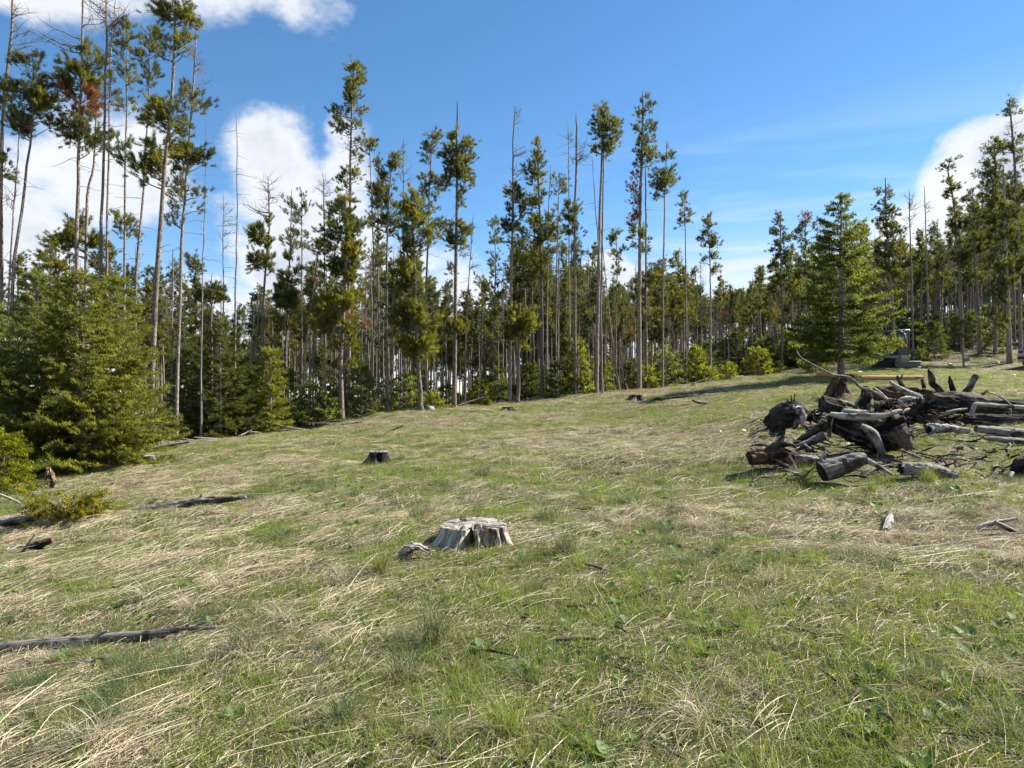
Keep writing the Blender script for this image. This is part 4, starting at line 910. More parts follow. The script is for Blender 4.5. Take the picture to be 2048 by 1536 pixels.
def merged_tree(name, parts, mats):
    """one mesh with several materials, for the far wood"""
    g = G(); idx = []
    me = None
    V, Q, T, C, Fb, off = [], [], [], [], [], 0
    for p, mt in zip(parts, mats):
        if not p.n: continue
        g.v += p.v; g.c += p.c; g.f += p.f
        nq = [q + off for q in p.q]; nt = [t + off for t in p.t]
        g.q += nq; g.t += nt; off += p.n; g.n = off
        idx.append((sum(len(q) for q in p.q), sum(len(t) for t in p.t), mt))
    me = g.mesh(name)
    mi = np.concatenate([np.full(a, i) for i, (a, _, _) in enumerate(idx)] + [np.full(b, i) for i, (_, b, _) in enumerate(idx)])
    for _, _, mt in idx: me.materials.append(M[mt])
    me.polygons.foreach_set('material_index', mi.astype(np.int32))
    return bpy.data.objects.new(name, me)

protos = [merged_tree(f'far_pine_{c}', PROTO[i][0], ('bark', 'twig', 'needle')) for i, c in ((0, 'a'), (2, 'b'), (4, 'c'), (5, 'd'), (7, 'e'))]
ph = [12, 11, 12, 10, 11]
pos, rot, scl, idx = [], [], [], []
rf = np.random.default_rng(8)
for i in range(1500):
    px = 250 + 2050 * rf.random() ** .8
    if px < 960 and rf.random() < .45: continue
    d = float(edge_d(px)) + 26 + 70 * rf.random()
    x = (px - CX) / F * d; z = g1(x, d)
    top = float(np.interp(px, ENV_PX, ENV_PY)) + 60 + 130 * rf.random()
    H = min(16, max(7, (CY - F * (z - EYE) / d - top) * d / F))
    k = rf.integers(0, 5); s = H / ph[k]; w = s * (.8 + .3 * rf.random())
    pos.append((x, d, z - .1)); rot.append((0, 0, rf.random() * 6.28)); scl.append((w, w, s)); idx.append(k)
scatter('distant_forest', 'mass of slim pines filling the wood far behind the clearing', protos, pos, rot, scl, idx)

# ------------------------------------------------------------------ logs, roots and stumps
def dfor(px, py, lo=2.0, hi=70.0):
    """distance at which the ground is seen at this column and row"""
    ds = np.linspace(lo, hi, 1400); xs_ = (px - CX) / F * ds
    gy = CY - F * (ground(xs_, ds) - EYE) / ds
    k = np.where(gy <= py)[0]
    return float(ds[k[0]]) if len(k) else hi

CLEAR = []
LN = 0
PILE_NAME = 'charred logs and roots heaped by the lawn'
def limb_px(g, pts, d, **kw):
    """pts: (px, py, radius px[, depth offset])"""
    p = [at(q[0], q[1], d + (q[3] if len(q) > 3 else 0)) for q in pts]; r = [q[2] * d / F for q in pts]
    return limb(g, p, r, **kw)

def log(name, label, cat, pts, base, mat, group=None, ends=None, rough=.13, sides=16, ridges=.6, splinter=0.0, extra=(), n=None):
    """a log or root lying in the scene, measured in photo pixels; base: (px, py) where it meets the ground"""
    global LN; LN += 1
    d = dfor(*base); g = G()
    n = n or max(14, 9 * len(pts)); big = max(q[2] for q in pts) > 7
    if big: sides = max(sides, 40); n = max(n, 34)
    if group == PILE_NAME: rough *= 1.45
    V = limb_px(g, pts, d, n=n, sides=sides, rough=rough, seed=LN, caps=True, ridges=ridges, splinter=splinter * d / F)
    c = np.concatenate(g.v).mean(0)
    g.v = [v - c for v in g.v]
    for q in V.mean(1): CLEAR.append((q[0], q[1] - .05, .10 + float(np.mean([e[2] for e in pts])) * d / F))
    if not ends and not extra:
        return tag(obj(name, g, M[mat], smooth=True, loc=c), label, cat, group)
    t = thing(name, label, cat, c, 0, group)
    obj('stem', g, M[mat], t, smooth=True)
    if ends:
        for which, m in ends:
            ring = V[which] - c; cc = ring.mean(0); rr = ring - cc
            nrm = (V[which].mean(0) - V[1 if which == 0 else -2].mean(0)); nrm /= np.linalg.norm(nrm)
            e = G(); k = len(ring); rings = [cc + rr * f + nrm * (.004 + .006 * math.sin(f * 20)) for f in (.985, .7, .4, .15)]
            vv = np.vstack(rings + [cc[None] + nrm * .004]); q = []
            for j in range(3):
                for i in range(k): q.append((j * k + i, j * k + (i + 1) % k, (j + 1) * k + (i + 1) % k, (j + 1) * k + i))
            tr = [(3 * k + i, 3 * k + (i + 1) % k, 4 * k) for i in range(k)]
            fb = np.concatenate([np.stack([np.full(k, np.linalg.norm(rr, axis=1).mean() * f), np.cos(np.arange(k) / k * 6.283), np.sin(np.arange(k) / k * 6.283)], -1) for f in (.985, .7, .4, .15)] + [np.zeros((1, 3))])
            e.add(vv, q, tr, None, fb); obj('cut_end', e, M[m], t)
    for nm, ps, m in extra:
        e = G(); limb_px(e, ps, d, n=max(6, 4 * len(ps)), sides=9, rough=rough, seed=LN + 50, ridges=ridges)
        e.v = [v - c for v in e.v]; obj(nm, e, M[m], t, smooth=True)
    return t

PILE = 'charred logs and roots heaped by the lawn'
log('root_block', 'tilted charred root block with ash-white side at the pile left end', 'root', [(1538, 852, 12), (1550, 842, 18), (1572, 833, 24), (1592, 828, 24), (1606, 834, 14)], (1570, 874), 'char_shade', PILE, rough=.3, sides=20, ends=[(0, 'ash')], splinter=5,
    extra=[('root', [(1586, 812, 4, -.14), (1600, 822, 8, -.2), (1605, 836, 8, -.24), (1604, 852, 3, -.26)], 'silver'), ('root', [(1594, 830, 5, -.22), (1592, 846, 6, -.28), (1586, 858, 3, -.28)], 'ash'), ('root', [(1604, 846, 3, -.2), (1614, 856, 2.5, -.2), (1620, 866, 1.5, -.2)], 'char_shade'), ('root', [(1580, 816, 4), (1583, 802, 2), (1582, 790, .6)], 'ash'), ('root', [(1590, 816, 3), (1597, 806, 1.6), (1602, 803, .6)], 'silver'),
           ('root', [(1578, 815, 5), (1576, 803, 2.4), (1572, 796, .6)], 'ash'), ('root', [(1586, 812, 3), (1588, 800, 1.6), (1590, 786, .5)], 'ash'), ('root', [(1560, 850, 12), (1556, 866, 14), (1545, 880, 9)], 'char_shade')])
log('curved_branch', 'long pale branch curving up over the pile towards the spruce', 'branch', [(1593, 702, 1.1), (1601, 714, 1.6), (1613, 723, 1.9), (1629, 731, 1.9), (1652, 743, 2.1), (1668, 750.5, 2.3), (1694, 753.5, 2.6), (1706, 760, 2.8), (1720, 774, 3), (1738, 780, 3), (1756, 788, 3), (1776, 802, 3)], (1740, 840), 'grey', PILE, rough=.10, sides=10)
log('stump', 'reddish rotten stump standing behind the pile under the spruce', 'stump', [(1678, 796, 24), (1676, 782, 18), (1678, 768, 15), (1684, 757, 12)], (1676, 794), 'rot', PILE, rough=.28, sides=24, ridges=1.2,
    extra=[('root', [(1664, 778, 7, -.1), (1655, 788, 6, -.15), (1645, 796, 3, -.2)], 'rot'), ('root', [(1690, 775, 7, -.1), (1698, 786, 6, -.2), (1702, 796, 4, -.25)], 'rot')])
log('cut_log', 'black cut log end lying across the pile behind the big arched root', 'log', [(1644, 810, 17), (1655, 811, 16), (1672, 813, 13), (1690, 816, 9)], (1660, 832), 'char_shade', PILE, ends=[(0, 'ash')], rough=.16, sides=18)
log('branch', 'grey branch stub running right from the black cut log', 'branch', [(1664, 801, 5), (1690, 806, 5), (1714, 813, 3)], (1690, 826), 'grey', PILE)
log('root', 'ash-white curved root standing between two dark roots', 'root', [(1727, 788, 4), (1722, 797, 5), (1714, 810, 6), (1712, 822, 5)], (1716, 824), 'silver', PILE, rough=.22)
log('root', 'dark upright root post under the long pale branch', 'root', [(1728, 772, 6), (1731, 790, 9), (1730, 808, 10), (1733, 824, 8)], (1731, 826), 'ash', PILE, rough=.22)
log('split_log', 'light grey split log lying flat above the arched root', 'log', [(1686, 822, 5.5), (1710, 824, 6), (1740, 827, 6), (1772, 830, 5)], (1720, 845), 'silver', PILE, rough=.12)
log('arched_root', 'big arched root log with pale streaked top and hollow dark underside', 'root', [(1660, 843, 15), (1676, 849, 19), (1702, 858, 27), (1735, 866, 34), (1768, 868, 38), (1796, 860, 36), (1812, 852, 28)], (1740, 910), 'ash', PILE, rough=.22, sides=56, n=60, ridges=1.1, ends=[(0, 'ash')],
    extra=[('pale_streak', [(1661, 829, 4, -.14), (1680, 831, 6, -.2), (1705, 834, 7, -.3), (1735, 834, 7, -.36), (1765, 831, 5, -.4), (1795, 824, 2.5, -.36)], 'silver'), ('root_leg', [(1722, 853, 5, -.27), (1742, 864, 9, -.37), (1755, 882, 9, -.40), (1765, 908, 7, -.42)], 'grey'),
           ('root_leg', [(1662, 832, 5, -.1), (1659, 850, 6, -.12), (1657, 874, 4, -.12)], 'brown'), ('root_leg', [(1795, 860, 18, -.3), (1808, 878, 15, -.4), (1822, 896, 8, -.4)], 'brown')])
log('root_limb', 'brown root limb slanting down left from the arched root', 'root', [(1586, 890, 5), (1602, 880, 7), (1622, 868, 9), (1652, 848, 11)], (1625, 890), 'brown', PILE, rough=.18)
log('root_limb', 'grey root limb below the brown slanting one', 'root', [(1590, 896, 5), (1612, 888, 7), (1648, 872, 8)], (1615, 902), 'grey', PILE, rough=.18)
log('root_stump', 'dark red-brown overturned stump at the front left of the pile', 'stump', [(1500, 918, 15), (1512, 916, 16), (1534, 914, 17), (1560, 912, 20), (1584, 918, 13)], (1530, 938), 'rot', PILE, ends=[(0, 'ash')], rough=.24, sides=22,
    extra=[('root', [(1538, 908, 13), (1550, 896, 12), (1560, 884, 9), (1567, 872, 4)], 'char_shade'), ('root', [(1565, 890, 6, -.05), (1580, 888, 5, -.05), (1590, 893, 3, -.05)], 'ash'), ('root', [(1572, 915, 9, -.1), (1585, 930, 7, -.15), (1592, 940, 4, -.2)], 'rot')])
log('wood_chunk', 'frayed grey wood chunk between the overturned stump and front cut log', 'log', [(1584, 920, 8), (1605, 919, 10), (1630, 922, 9), (1646, 924, 5)], (1612, 934), 'grey', PILE, rough=.25, splinter=8, extra=[('splinter', [(1640, 920, 4), (1648, 909, 3.5), (1653, 897, 1)], 'silver')])
log('cut_log', 'thick grey cut log with black round end at the pile front', 'log', [(1645, 946, 19.5), (1664, 938, 19), (1690, 929, 17), (1712, 921, 16), (1730, 917, 12)], (1660, 966), 'grey', PILE, ends=[(0, 'char_shade')], rough=.11, sides=24, n=30,  # left end turned from the sun: its shade is painted black
    extra=[('knot', [(1692, 926, 6, -.16), (1689, 921, 5, -.24)], 'brown'), ('branch', [(1715, 914, 8), (1735, 921, 6), (1755, 932, 5), (1786, 950, 3)], 'silver')])
log('half_log', 'short grey half log lying alone in front of the pile', 'log', [(1804, 938, 11), (1830, 938, 12), (1862, 941, 12), (1888, 945, 10), (1912, 951, 6)], (1850, 957), 'grey', PILE, ends=[(0, 'char_shade')], rough=.18, sides=18, splinter=6)  # black left end is painted shade, not burnt wood

def tangle(label, cx, cy, rx, ry, base, n, seed):
    d = dfor(*base); r = np.random.default_rng(seed); c = at(cx, cy, d); k = d / F
    t = thing('root_wad', label, 'root wad', c, 0, PILE)
    body = G(); limb(body, [(-rx * k * .7, 0, -ry * k * .2), (0, .05, 0), (rx * k * .7, .05, -ry * k * .1)], [ry * k * .6, ry * k * .8, ry * k * .55], n=16, sides=18, rough=.35, seed=seed)
    obj('root_body', body, M['char_shade'], t, smooth=True)
    for i in range(n):
        a = r.random() * 6.28; e = np.array((math.cos(a) * rx * k * (.6 + .8 * r.random()), -(.05 + .35 * r.random()), math.sin(a) * ry * k * (.7 + .5 * r.random())))
        m_ = e * .55 + (r.random(3) - .5) * .14; s_ = (r.random(3) - .5) * (rx * k, .1, ry * k)
        g = G(); rr = .008 + .034 * r.random() ** 1.7; limb(g, [s_ * .5, m_, e], [rr * 1.3, rr, rr * .3], n=12, sides=10, rough=.45, seed=seed + i)
        obj('root', g, M[r.choice(['char_shade', 'char_shade', 'ash', 'ash', 'rot', 'silver'])], t, smooth=True)
tangle('black tangled root wad with knobbly burnt roots in the pile middle', 1828, 824, 50, 26, (1830, 862), 80, 301)
tangle('smaller burnt root tangle left of the black tangled root wad', 1772, 815, 26, 16, (1772, 845), 34, 302)
tangle('burnt root knot between the tilted block and the reddish stump', 1625, 832, 26, 16, (1625, 858), 26, 303)
tangle('charred root clump in front of the huge fallen log', 1885, 838, 30, 14, (1885, 858), 30, 304)
log('root', 'pale ash-coated root lying on top of the black tangle', 'root', [(1797, 803, 4), (1810, 799, 6), (1830, 800, 6), (1848, 800, 4)], (1826, 855), 'silver', PILE, rough=.25)
log('branch', 'short white branch pointing up left from the small root tangle', 'branch', [(1748, 776, 2.5), (1762, 788, 3.2), (1778, 803, 3.5)], (1765, 838), 'silver', PILE)
log('branch', 'thick pale branch sloping down into the black tangle', 'branch', [(1779, 763, 2.5), (1792, 772, 4), (1812, 783, 5.5), (1842, 796, 6)], (1812, 838), 'silver', PILE)
log('branch', 'stubby brown forked branch in front of the orange log', 'branch', [(1794, 752, 2.5), (1800, 764, 4.5), (1806, 774, 5), (1818, 784, 5)], (1806, 806), 'brown', PILE, extra=[('fork', [(1800, 766, 3), (1803, 756, 2), (1805, 748, 1)], 'brown')])
log('old_log', 'brown rotten log behind the branches in the pile', 'log', [(1750, 785, 13), (1790, 786, 15), (1830, 789, 15), (1880, 796, 13)], (1810, 806), 'rot', PILE, rough=.2)
rdb = np.random.default_rng(64)
for nm, lab, mt, cnt in (('wood_debris', 'burnt twigs and root bits littering the ground under the log pile', 'char_shade', 330), ('twig_litter', 'grey twigs and splinters strewn through the log pile', 'grey', 260)):
    g = G()
    for i in range(cnt):
        px = 1500 + 548 * rdb.random(); d = 8.9 + 6.5 * rdb.random(); x = (px - CX) / F * d; z = g1(x, d); l = .12 + .5 * rdb.random() ** 2; az_ = rdb.random() * 6.28; el_ = (rdb.random() - .25) * .7
        v = np.array((math.cos(az_) * math.cos(el_), math.sin(az_) * math.cos(el_), math.sin(el_))) * l; c0 = np.array((x, d, z + .02 + .08 * rdb.random())); r_ = .005 + .018 * rdb.random() ** 2
        limb(g, [c0 - v * .5, c0 + (rdb.random(3) - .5) * .08, c0 + v * .5], [r_, r_ * 1.1, r_ * .4], n=6, sides=6, rough=.3, seed=i)
    tag(obj(nm, g, M[mt]), lab, None, None, 'stuff')
log('post', 'brown root post holding the dark end of the orange log', 'root', [(1844, 758, 3.5), (1847, 770, 4), (1849, 788, 4)], (1848, 790), 'brown', PILE)
log('peeled_log', 'long peeled orange log lying behind the pile on the grass', 'log', [(1722, 755.5, 4.5), (1770, 755.5, 4.8), (1820, 756, 4.8), (1845, 756, 4.6)], (1780, 764), 'fresh', None, ends=[(-1, 'char_shade')], rough=.05, ridges=.2)
log('peeled_log', 'short peeled orange log left of the spruce trunk', 'log', [(1634, 749, 3.5), (1652, 751, 4), (1668, 753, 4)], (1650, 758), 'fresh', None, rough=.06)
log('peeled_log', 'brown-ended short log lying right against the spruce trunk', 'log', [(1688, 752, 4), (1698, 752, 4.2), (1706, 754, 4)], (1698, 759), 'brown', None, ends=[(-1, 'fresh')], rough=.06)
log('horn_root', 'hooked root rising like a horn from the fallen log', 'root', [(1856, 738, 1.2), (1861, 748, 5), (1864, 760, 6), (1866, 768, 5.5), (1876, 776, 6.5), (1888, 796, 8)], (1880, 826), 'brown', PILE, rough=.14)
log('horn_root', 'straight dark root prong right of the hooked horn', 'root', [(1899, 753, 1.5), (1901, 763, 4.5), (1905, 777, 5), (1910, 800, 6.5)], (1908, 828), 'char_shade', PILE, rough=.16, splinter=3)
log('horn_root', 'blunt sawn root prong leaning right, last of the three prongs', 'root', [(1952, 752, 6.5), (1947, 760, 6), (1938, 777, 6), (1918, 800, 7)], (1925, 828), 'grey', PILE, ends=[(0, 'grey')], rough=.12)
log('branch', 'small grey stub on the fallen log right of the prongs', 'branch', [(1975, 781, 2.2), (1966, 788, 2.8), (1955, 797, 3)], (1962, 826), 'grey', PILE)
log('fallen_log', 'huge brown fallen log running out of the right picture edge', 'log', [(1866, 806, 17), (1900, 806, 19), (1940, 809, 20), (1985, 816, 20), (2060, 820, 22), (2110, 824, 22)], (1950, 842), 'brown', PILE, rough=.16, sides=26, n=50)
log('fallen_log', 'dark lower log below the huge brown fallen log', 'log', [(1930, 838, 11), (1985, 840, 12), (2060, 842, 13)], (1990, 853), 'char_shade', PILE, rough=.18)
log('branch', 'short white branch in front of the huge fallen log', 'branch', [(1892, 825, 2.5), (1912, 821, 3.2), (1934, 818, 2.5)], (1912, 848), 'silver', PILE)
log('branch', 'bent silver branch resting along the huge fallen log', 'branch', [(1933, 843, 4.5), (1943, 825, 5), (1950, 810, 5), (1966, 809, 4.5), (2000, 812, 4.2), (2060, 816, 4)], (1980, 850), 'silver', PILE)
log('branch', 'thin grey stake standing against the huge fallen log', 'branch', [(2019, 817, 2.5), (2021, 832, 3), (2023, 848, 3)], (2022, 850), 'grey', PILE)
log('twig', 'fine white twig arching over the huge fallen log', 'branch', [(1976, 784, 1.2), (2000, 793, 1.6), (2024, 811, 1.8)], (2000, 842), 'silver', PILE, sides=6)
log('grey_log', 'smooth grey log below the fallen log at the right edge', 'log', [(1952, 858, 7), (1992, 862, 9), (2052, 869, 10), (2100, 874, 10)], (2000, 874), 'grey', PILE, rough=.08)
log('splintered_log', 'white splintered log with a black round end beside the dry grass', 'log', [(1858, 860, 10.5), (1872, 857, 9), (1900, 857, 7), (1936, 862, 5)], (1880, 872), 'silver', PILE, ends=[(0, 'char_shade')], rough=.22, splinter=8)  # round left end: shade put into its black colour
log('grey_log', 'thin grey log nearest the viewer below the smooth grey log', 'log', [(1968, 876, 3.5), (2000, 879, 6), (2052, 884, 7), (2100, 888, 7)], (2010, 889), 'grey', PILE, rough=.08)
log('charred_root', 'charred root cut by the right edge below the grey logs', 'root', [(2026, 938, 8), (2042, 930, 13), (2065, 926, 16)], (2045, 950), 'char_shade', PILE, rough=.3)

STK = 'sticks lying in the grass'
log('grey_log', 'long half-buried grey trunk at the lower left', 'log', [(-60, 1304, 11), (0, 1296, 10.5), (80, 1288, 10), (180, 1281, 11), (262, 1273, 10), (350, 1263, 7), (400, 1258, 5), (450, 1254, 3)], (180, 1294), 'grey', None, rough=.12, sides=20, n=60, extra=[('knot', [(190, 1274, 4, -.02), (204, 1266, 4, -.04), (216, 1262, 2, -.06)], 'silver')])
log('stick', 'knobbly grey stick left of the middle in the straw', 'branch', [(265, 1023, 4), (300, 1018, 6), (345, 1011, 8), (375, 1008, 9), (402, 1003, 9), (440, 1000, 7), (492, 994, 3)], (380, 1013), 'grey', STK, rough=.22, extra=[('knot', [(400, 1000, 4), (402, 992, 2.5), (403, 988, 1)], 'brown')])
log('stick', 'grey log end entering at the left edge beside the juniper', 'branch', [(-40, 1052, 9), (0, 1046, 9), (40, 1041, 8), (80, 1032, 6)], (30, 1050), 'grey', STK, rough=.16)
log('stick', 'thin white branch bending in from the left edge', 'branch', [(-20, 984, 2.2), (0, 989, 2.4), (25, 999, 2.4), (46, 1010, 2)], (20, 1015), 'silver', STK, sides=8)
log('stick', 'white splinter standing aslant below the juniper', 'branch', [(45, 1104, 3.5), (58, 1086, 3), (71, 1068, 1.2)], (48, 1108), 'silver', STK, sides=8)
log('stick', 'flat white stick under the slanting splinter', 'branch', [(14, 1094, 2.5), (36, 1092, 3), (58, 1093, 2)], (36, 1097), 'silver', STK, sides=8)
log('stick', 'rotten brown branch piece right of the slanting splinter', 'branch', [(60, 1098, 8), (82, 1088, 8), (106, 1080, 5)], (84, 1100), 'rot', STK, rough=.2)
log('stick', 'small bleached stick under the half-buried trunk', 'branch', [(154, 1327, 4), (176, 1324, 4.5), (196, 1318, 3)], (176, 1330), 'silver', STK, rough=.15)
log('stick', 'dark straight pole lying on the upper grass below the treeline', 'branch', [(1306, 798, 2.6), (1350, 795, 2.8), (1408, 789, 2.6)], (1355, 799), 'brown', STK)
log('stick', 'crooked dark branch at the tip of the spruce shadow', 'branch', [(1384, 800, 1.5), (1400, 806, 2.5), (1424, 809, 2)], (1404, 812), 'char_shade', STK, sides=8)
log('stick', 'silver branch forking out at the right edge', 'branch', [(1952, 1056, 5), (1985, 1046, 4.5), (2034, 1037, 2.5)], (1975, 1058), 'silver', STK)
log('stick', 'grey branch crossing under the silver one at the right edge', 'branch', [(1990, 1044, 4), (2014, 1056, 5), (2050, 1074, 5)], (2014, 1064), 'grey', STK)
log('bark_slab', 'white bark slab lying flat in the straw at right', 'wood slab', [(1780, 1030, 6, .42), (1777, 1044, 8, .2), (1772, 1060, 6, 0)], (1772, 1066), 'silver', STK, rough=.25, splinter=6)
log('stick', 'pale stick at the foot of the scaly pine trunk', 'branch', [(682, 848, 2), (700, 846, 3), (724, 844, 2)], (700, 850), 'silver', STK)
log('stick', 'two-metre grey stick lying in front of the dark wide fir', 'branch', [(312, 896, 3), (345, 889, 3.5), (378, 884, 2)], (345, 894), 'silver', STK)
log('stick', 'fallen thin branch on the grass between the scaly pine and low pine', 'branch', [(765, 866, 1.2), (785, 860, 1.6), (806, 851, 1.2)], (785, 864), 'brown', STK, sides=8)
log('tree_stub', 'broken pale-orange stub at the foot of the largest bushy fir', 'stump', [(103, 978, 11), (101, 962, 9), (99, 948, 7), (98, 938, 3)], (102, 976), 'stub', None, rough=.45, sides=18, ridges=1.3, splinter=5)
log('wood_fragment', 'bleached fibrous wood shard leaning left of the big stump', 'wood slab', [(797, 1120, 3), (808, 1104, 8), (822, 1095, 9), (838, 1094, 6), (856, 1099, 3)], (820, 1116), 'silver', None, rough=.45, sides=40, ridges=1.6, splinter=9,
    extra=[('splinter', [(806, 1104, 4, -.02), (800, 1116, 3, -.06), (797, 1126, 1, -.08)], 'silver'), ('splinter', [(820, 1097, 4, -.02), (816, 1110, 3, -.06), (812, 1122, 1, -.08)], 'silver'), ('splinter', [(838, 1095, 3, -.02), (848, 1102, 2, -.05), (858, 1106, .8, -.06)], 'silver')])

def stump(name, label, px, py, w_px, h_px, seed, notches, mat='silver', flare=.22, moss=False, group='cut stumps in the meadow', top='top'):
    """a sawn stump: flared grooved sides with real splits and a cracked, ringed face"""
    d = dfor(px, py); c = at(px, py, d); c[1] += w_px * d / F * .45; c[0] *= c[1] / d; c[2] = g1(c[0], c[1])
    R0 = w_px * d / F / 2; H = h_px * d / F; n, m = 180, 14
    r = np.random.default_rng(seed); th = np.arange(n) / n * 2 * math.pi
    t = thing(name, label, 'stump', c, 0, group); CLEAR.append((c[0], c[1] - R0 * .6, R0 * .9))
    lob = fbm(np.cos(th) * 2 + seed, np.sin(th) * 2, seed, 3) - .5
    fine_ = fbm(np.cos(th) * 14 + seed, np.sin(th) * 14, seed + 3, 3) - .5
    hh = np.linspace(-.25, 1, m)
    def rad(h):
        q = R0 * (1 + .22 * lob + .05 * fine_)
        q = q * (1 + np.clip(1 - h, 0, 1.3) ** 2 * flare * (1 + 2.2 * np.clip(lob * 2 + .2, -.4, 1)))
        for a, depth, wt, wb in notches:
            w_ = wb + (wt - wb) * np.clip(h, 0, 1); dlt = (th - a + math.pi) % (2 * math.pi) - math.pi
            q = q * (1 - depth * np.exp(-(dlt / w_) ** 4))
        return q
    ringsV, fib = [], []
    for h in hh:
        q = rad(h) * (1 + .03 * (fbm(np.cos(th) * 9 + h * .8, np.sin(th) * 9, seed + 9, 2) - .5))
        z = H * h + (.10 * H * (lob * 1.2 + .5 * fine_) if h == 1 else 0)
        ringsV.append(np.stack([q * np.cos(th), q * np.sin(th), np.full(n, 0) + z], -1)); fib.append(np.stack([R0 * np.cos(th), R0 * np.sin(th), np.full(n, H * h)], -1))
    a = (np.arange(m - 1) * n)[:, None] + np.arange(n); b = (np.arange(m - 1) * n)[:, None] + (np.arange(n) + 1) % n
    g = G(); g.add(np.concatenate(ringsV), np.stack([a, b, b + n, a + n], -1).reshape(-1, 4), None, None, np.concatenate(fib))
    obj('side_wood', g, M[mat], t, smooth=True)
    e = G(); fr = np.r_[1.0, .97, np.linspace(.92, .04, 22)]; V, FB = [], []
    rim = ringsV[-1]; cracks = [(a_[0], .05 + a_[2] * .4, .02 if a_[1] > .4 else .45) for a_ in notches] + [(r.random() * 6.28, .03 + .03 * r.random(), .1 + .5 * r.random()) for _ in range(9)]
    for f in fr:
        x, y = rim[:, 0] * f, rim[:, 1] * f
        z = rim[:, 2] * f + H * (1 - f) + (fbm(x / R0 * 4 + 7, y / R0 * 4, seed + 2, 4) - .5) * .16 * H * min(1, (1 - f) * 8 + .1)
        for a_, wd, r_in in cracks:
            dl = (th + .25 * (1 - f) * math.sin(a_ * 9) - a_ + math.pi) % (2 * math.pi) - math.pi
            if f > r_in: z = z - .30 * H * np.exp(-(dl * f / wd) ** 2) * min(1, (1 - f) * 30)
        V.append(np.stack([x, y, z + (.003 if f < 1 else 0)], -1)); FB.append(np.stack([np.hypot(x, y) * (1 + .15 * lob), np.cos(th) * 1.0, np.sin(th) * 1.0], -1))
    m2 = len(fr); a = (np.arange(m2 - 1) * n)[:, None] + np.arange(n); b = (np.arange(m2 - 1) * n)[:, None] + (np.arange(n) + 1) % n
    vv = np.concatenate(V + [V[-1].mean(0)[None]]); k = (m2 - 1) * n
    e.add(vv, np.stack([a, b, b + n, a + n], -1).reshape(-1, 4), [(k + i, k + (i + 1) % n, m2 * n) for i in range(n)], None, np.concatenate(FB + [np.zeros((1, 3))]))
    obj('sawn_face', e, M[top], t)
    return t
FR = -math.pi / 2
stump('stump', 'big split grey stump in the middle foreground', 947, 1099, 142, 33, 3, [(FR - .05, .93, .06, .19), (FR + .50, .45, .10, .30), (FR + .26, .16, .03, .07), (FR - .45, .14, .03, .06), (FR - .8, .10, .03, .06), (FR - 1.2, .14, .05, .08), (FR + .95, .16, .03, .1), (FR + 1.3, .14, .05, .1), (2.0, .35, .03, .1), (.6, .3, .03, .1)], mat='stumpwood', flare=.13)
stump('stump', 'small dark-sided grey stump in the middle distance', 758, 928, 38, 22, 5, [(FR + .1, .22, .12, .25), (FR - .9, .2, .2, .2)], mat='ash', flare=.35)
stump('stump', 'low pale stump beside the largest bushy fir', 298, 925, 22, 11, 7, [(FR, .15, .1, .1)], mat='grey')
stump('stump', 'mossy grass-capped stump below the rounded bright sapling', 1272, 802, 27, 11, 9, [(FR + .3, .2, .1, .2)], mat='brown', flare=.4, top='brown')
stump('stump', 'weathered low stump under the open young pine', 1016, 822, 20, 7, 11, [(FR, .2, .1, .2)], mat='ash', flare=.4, top='grey')
stump('stump', 'tiny pale stump among the saplings at the treeline', 1387, 774, 9, 7, 13, [], mat='fresh', flare=.2)

def rock(label, px, py, r_px, seed):
    d = dfor(px, py); c = at(px, py - r_px * .35, d); R = r_px * d / F; n, m = 14, 9; V = []
    for j in range(m + 1):
        ph_ = -math.pi / 2 + math.pi * j / m
        for i in range(n):
            a_ = i / n * 6.283; v = np.array((math.cos(a_) * math.cos(ph_), math.sin(a_) * math.cos(ph_), math.sin(ph_)))
            V.append(v * R * (1 + .5 * (float(fbm(v[0] * 1.6 + 5, v[1] * 1.6 + v[2] * 1.9, seed, 3)) - .5)) * (1, 1, .75))
    a = np.array([(j * n + i, j * n + (i + 1) % n, (j + 1) * n + (i + 1) % n, (j + 1) * n + i) for j in range(m) for i in range(n)])
    g = G(); g.add(V, a); tag(obj('rock', g, M['rock'], loc=c), label, 'rock', 'rocks at the wood edge')
rock('rounded grey rock beside the low yellow-green pine trunk', 860, 822, 9, 1)
rock('pale rock at the foot of the upper lawn pines', 1936, 722, 6, 2)
rock('white-faced boulder in the wood behind the dark pointed fir', 1912, 694, 9, 3)

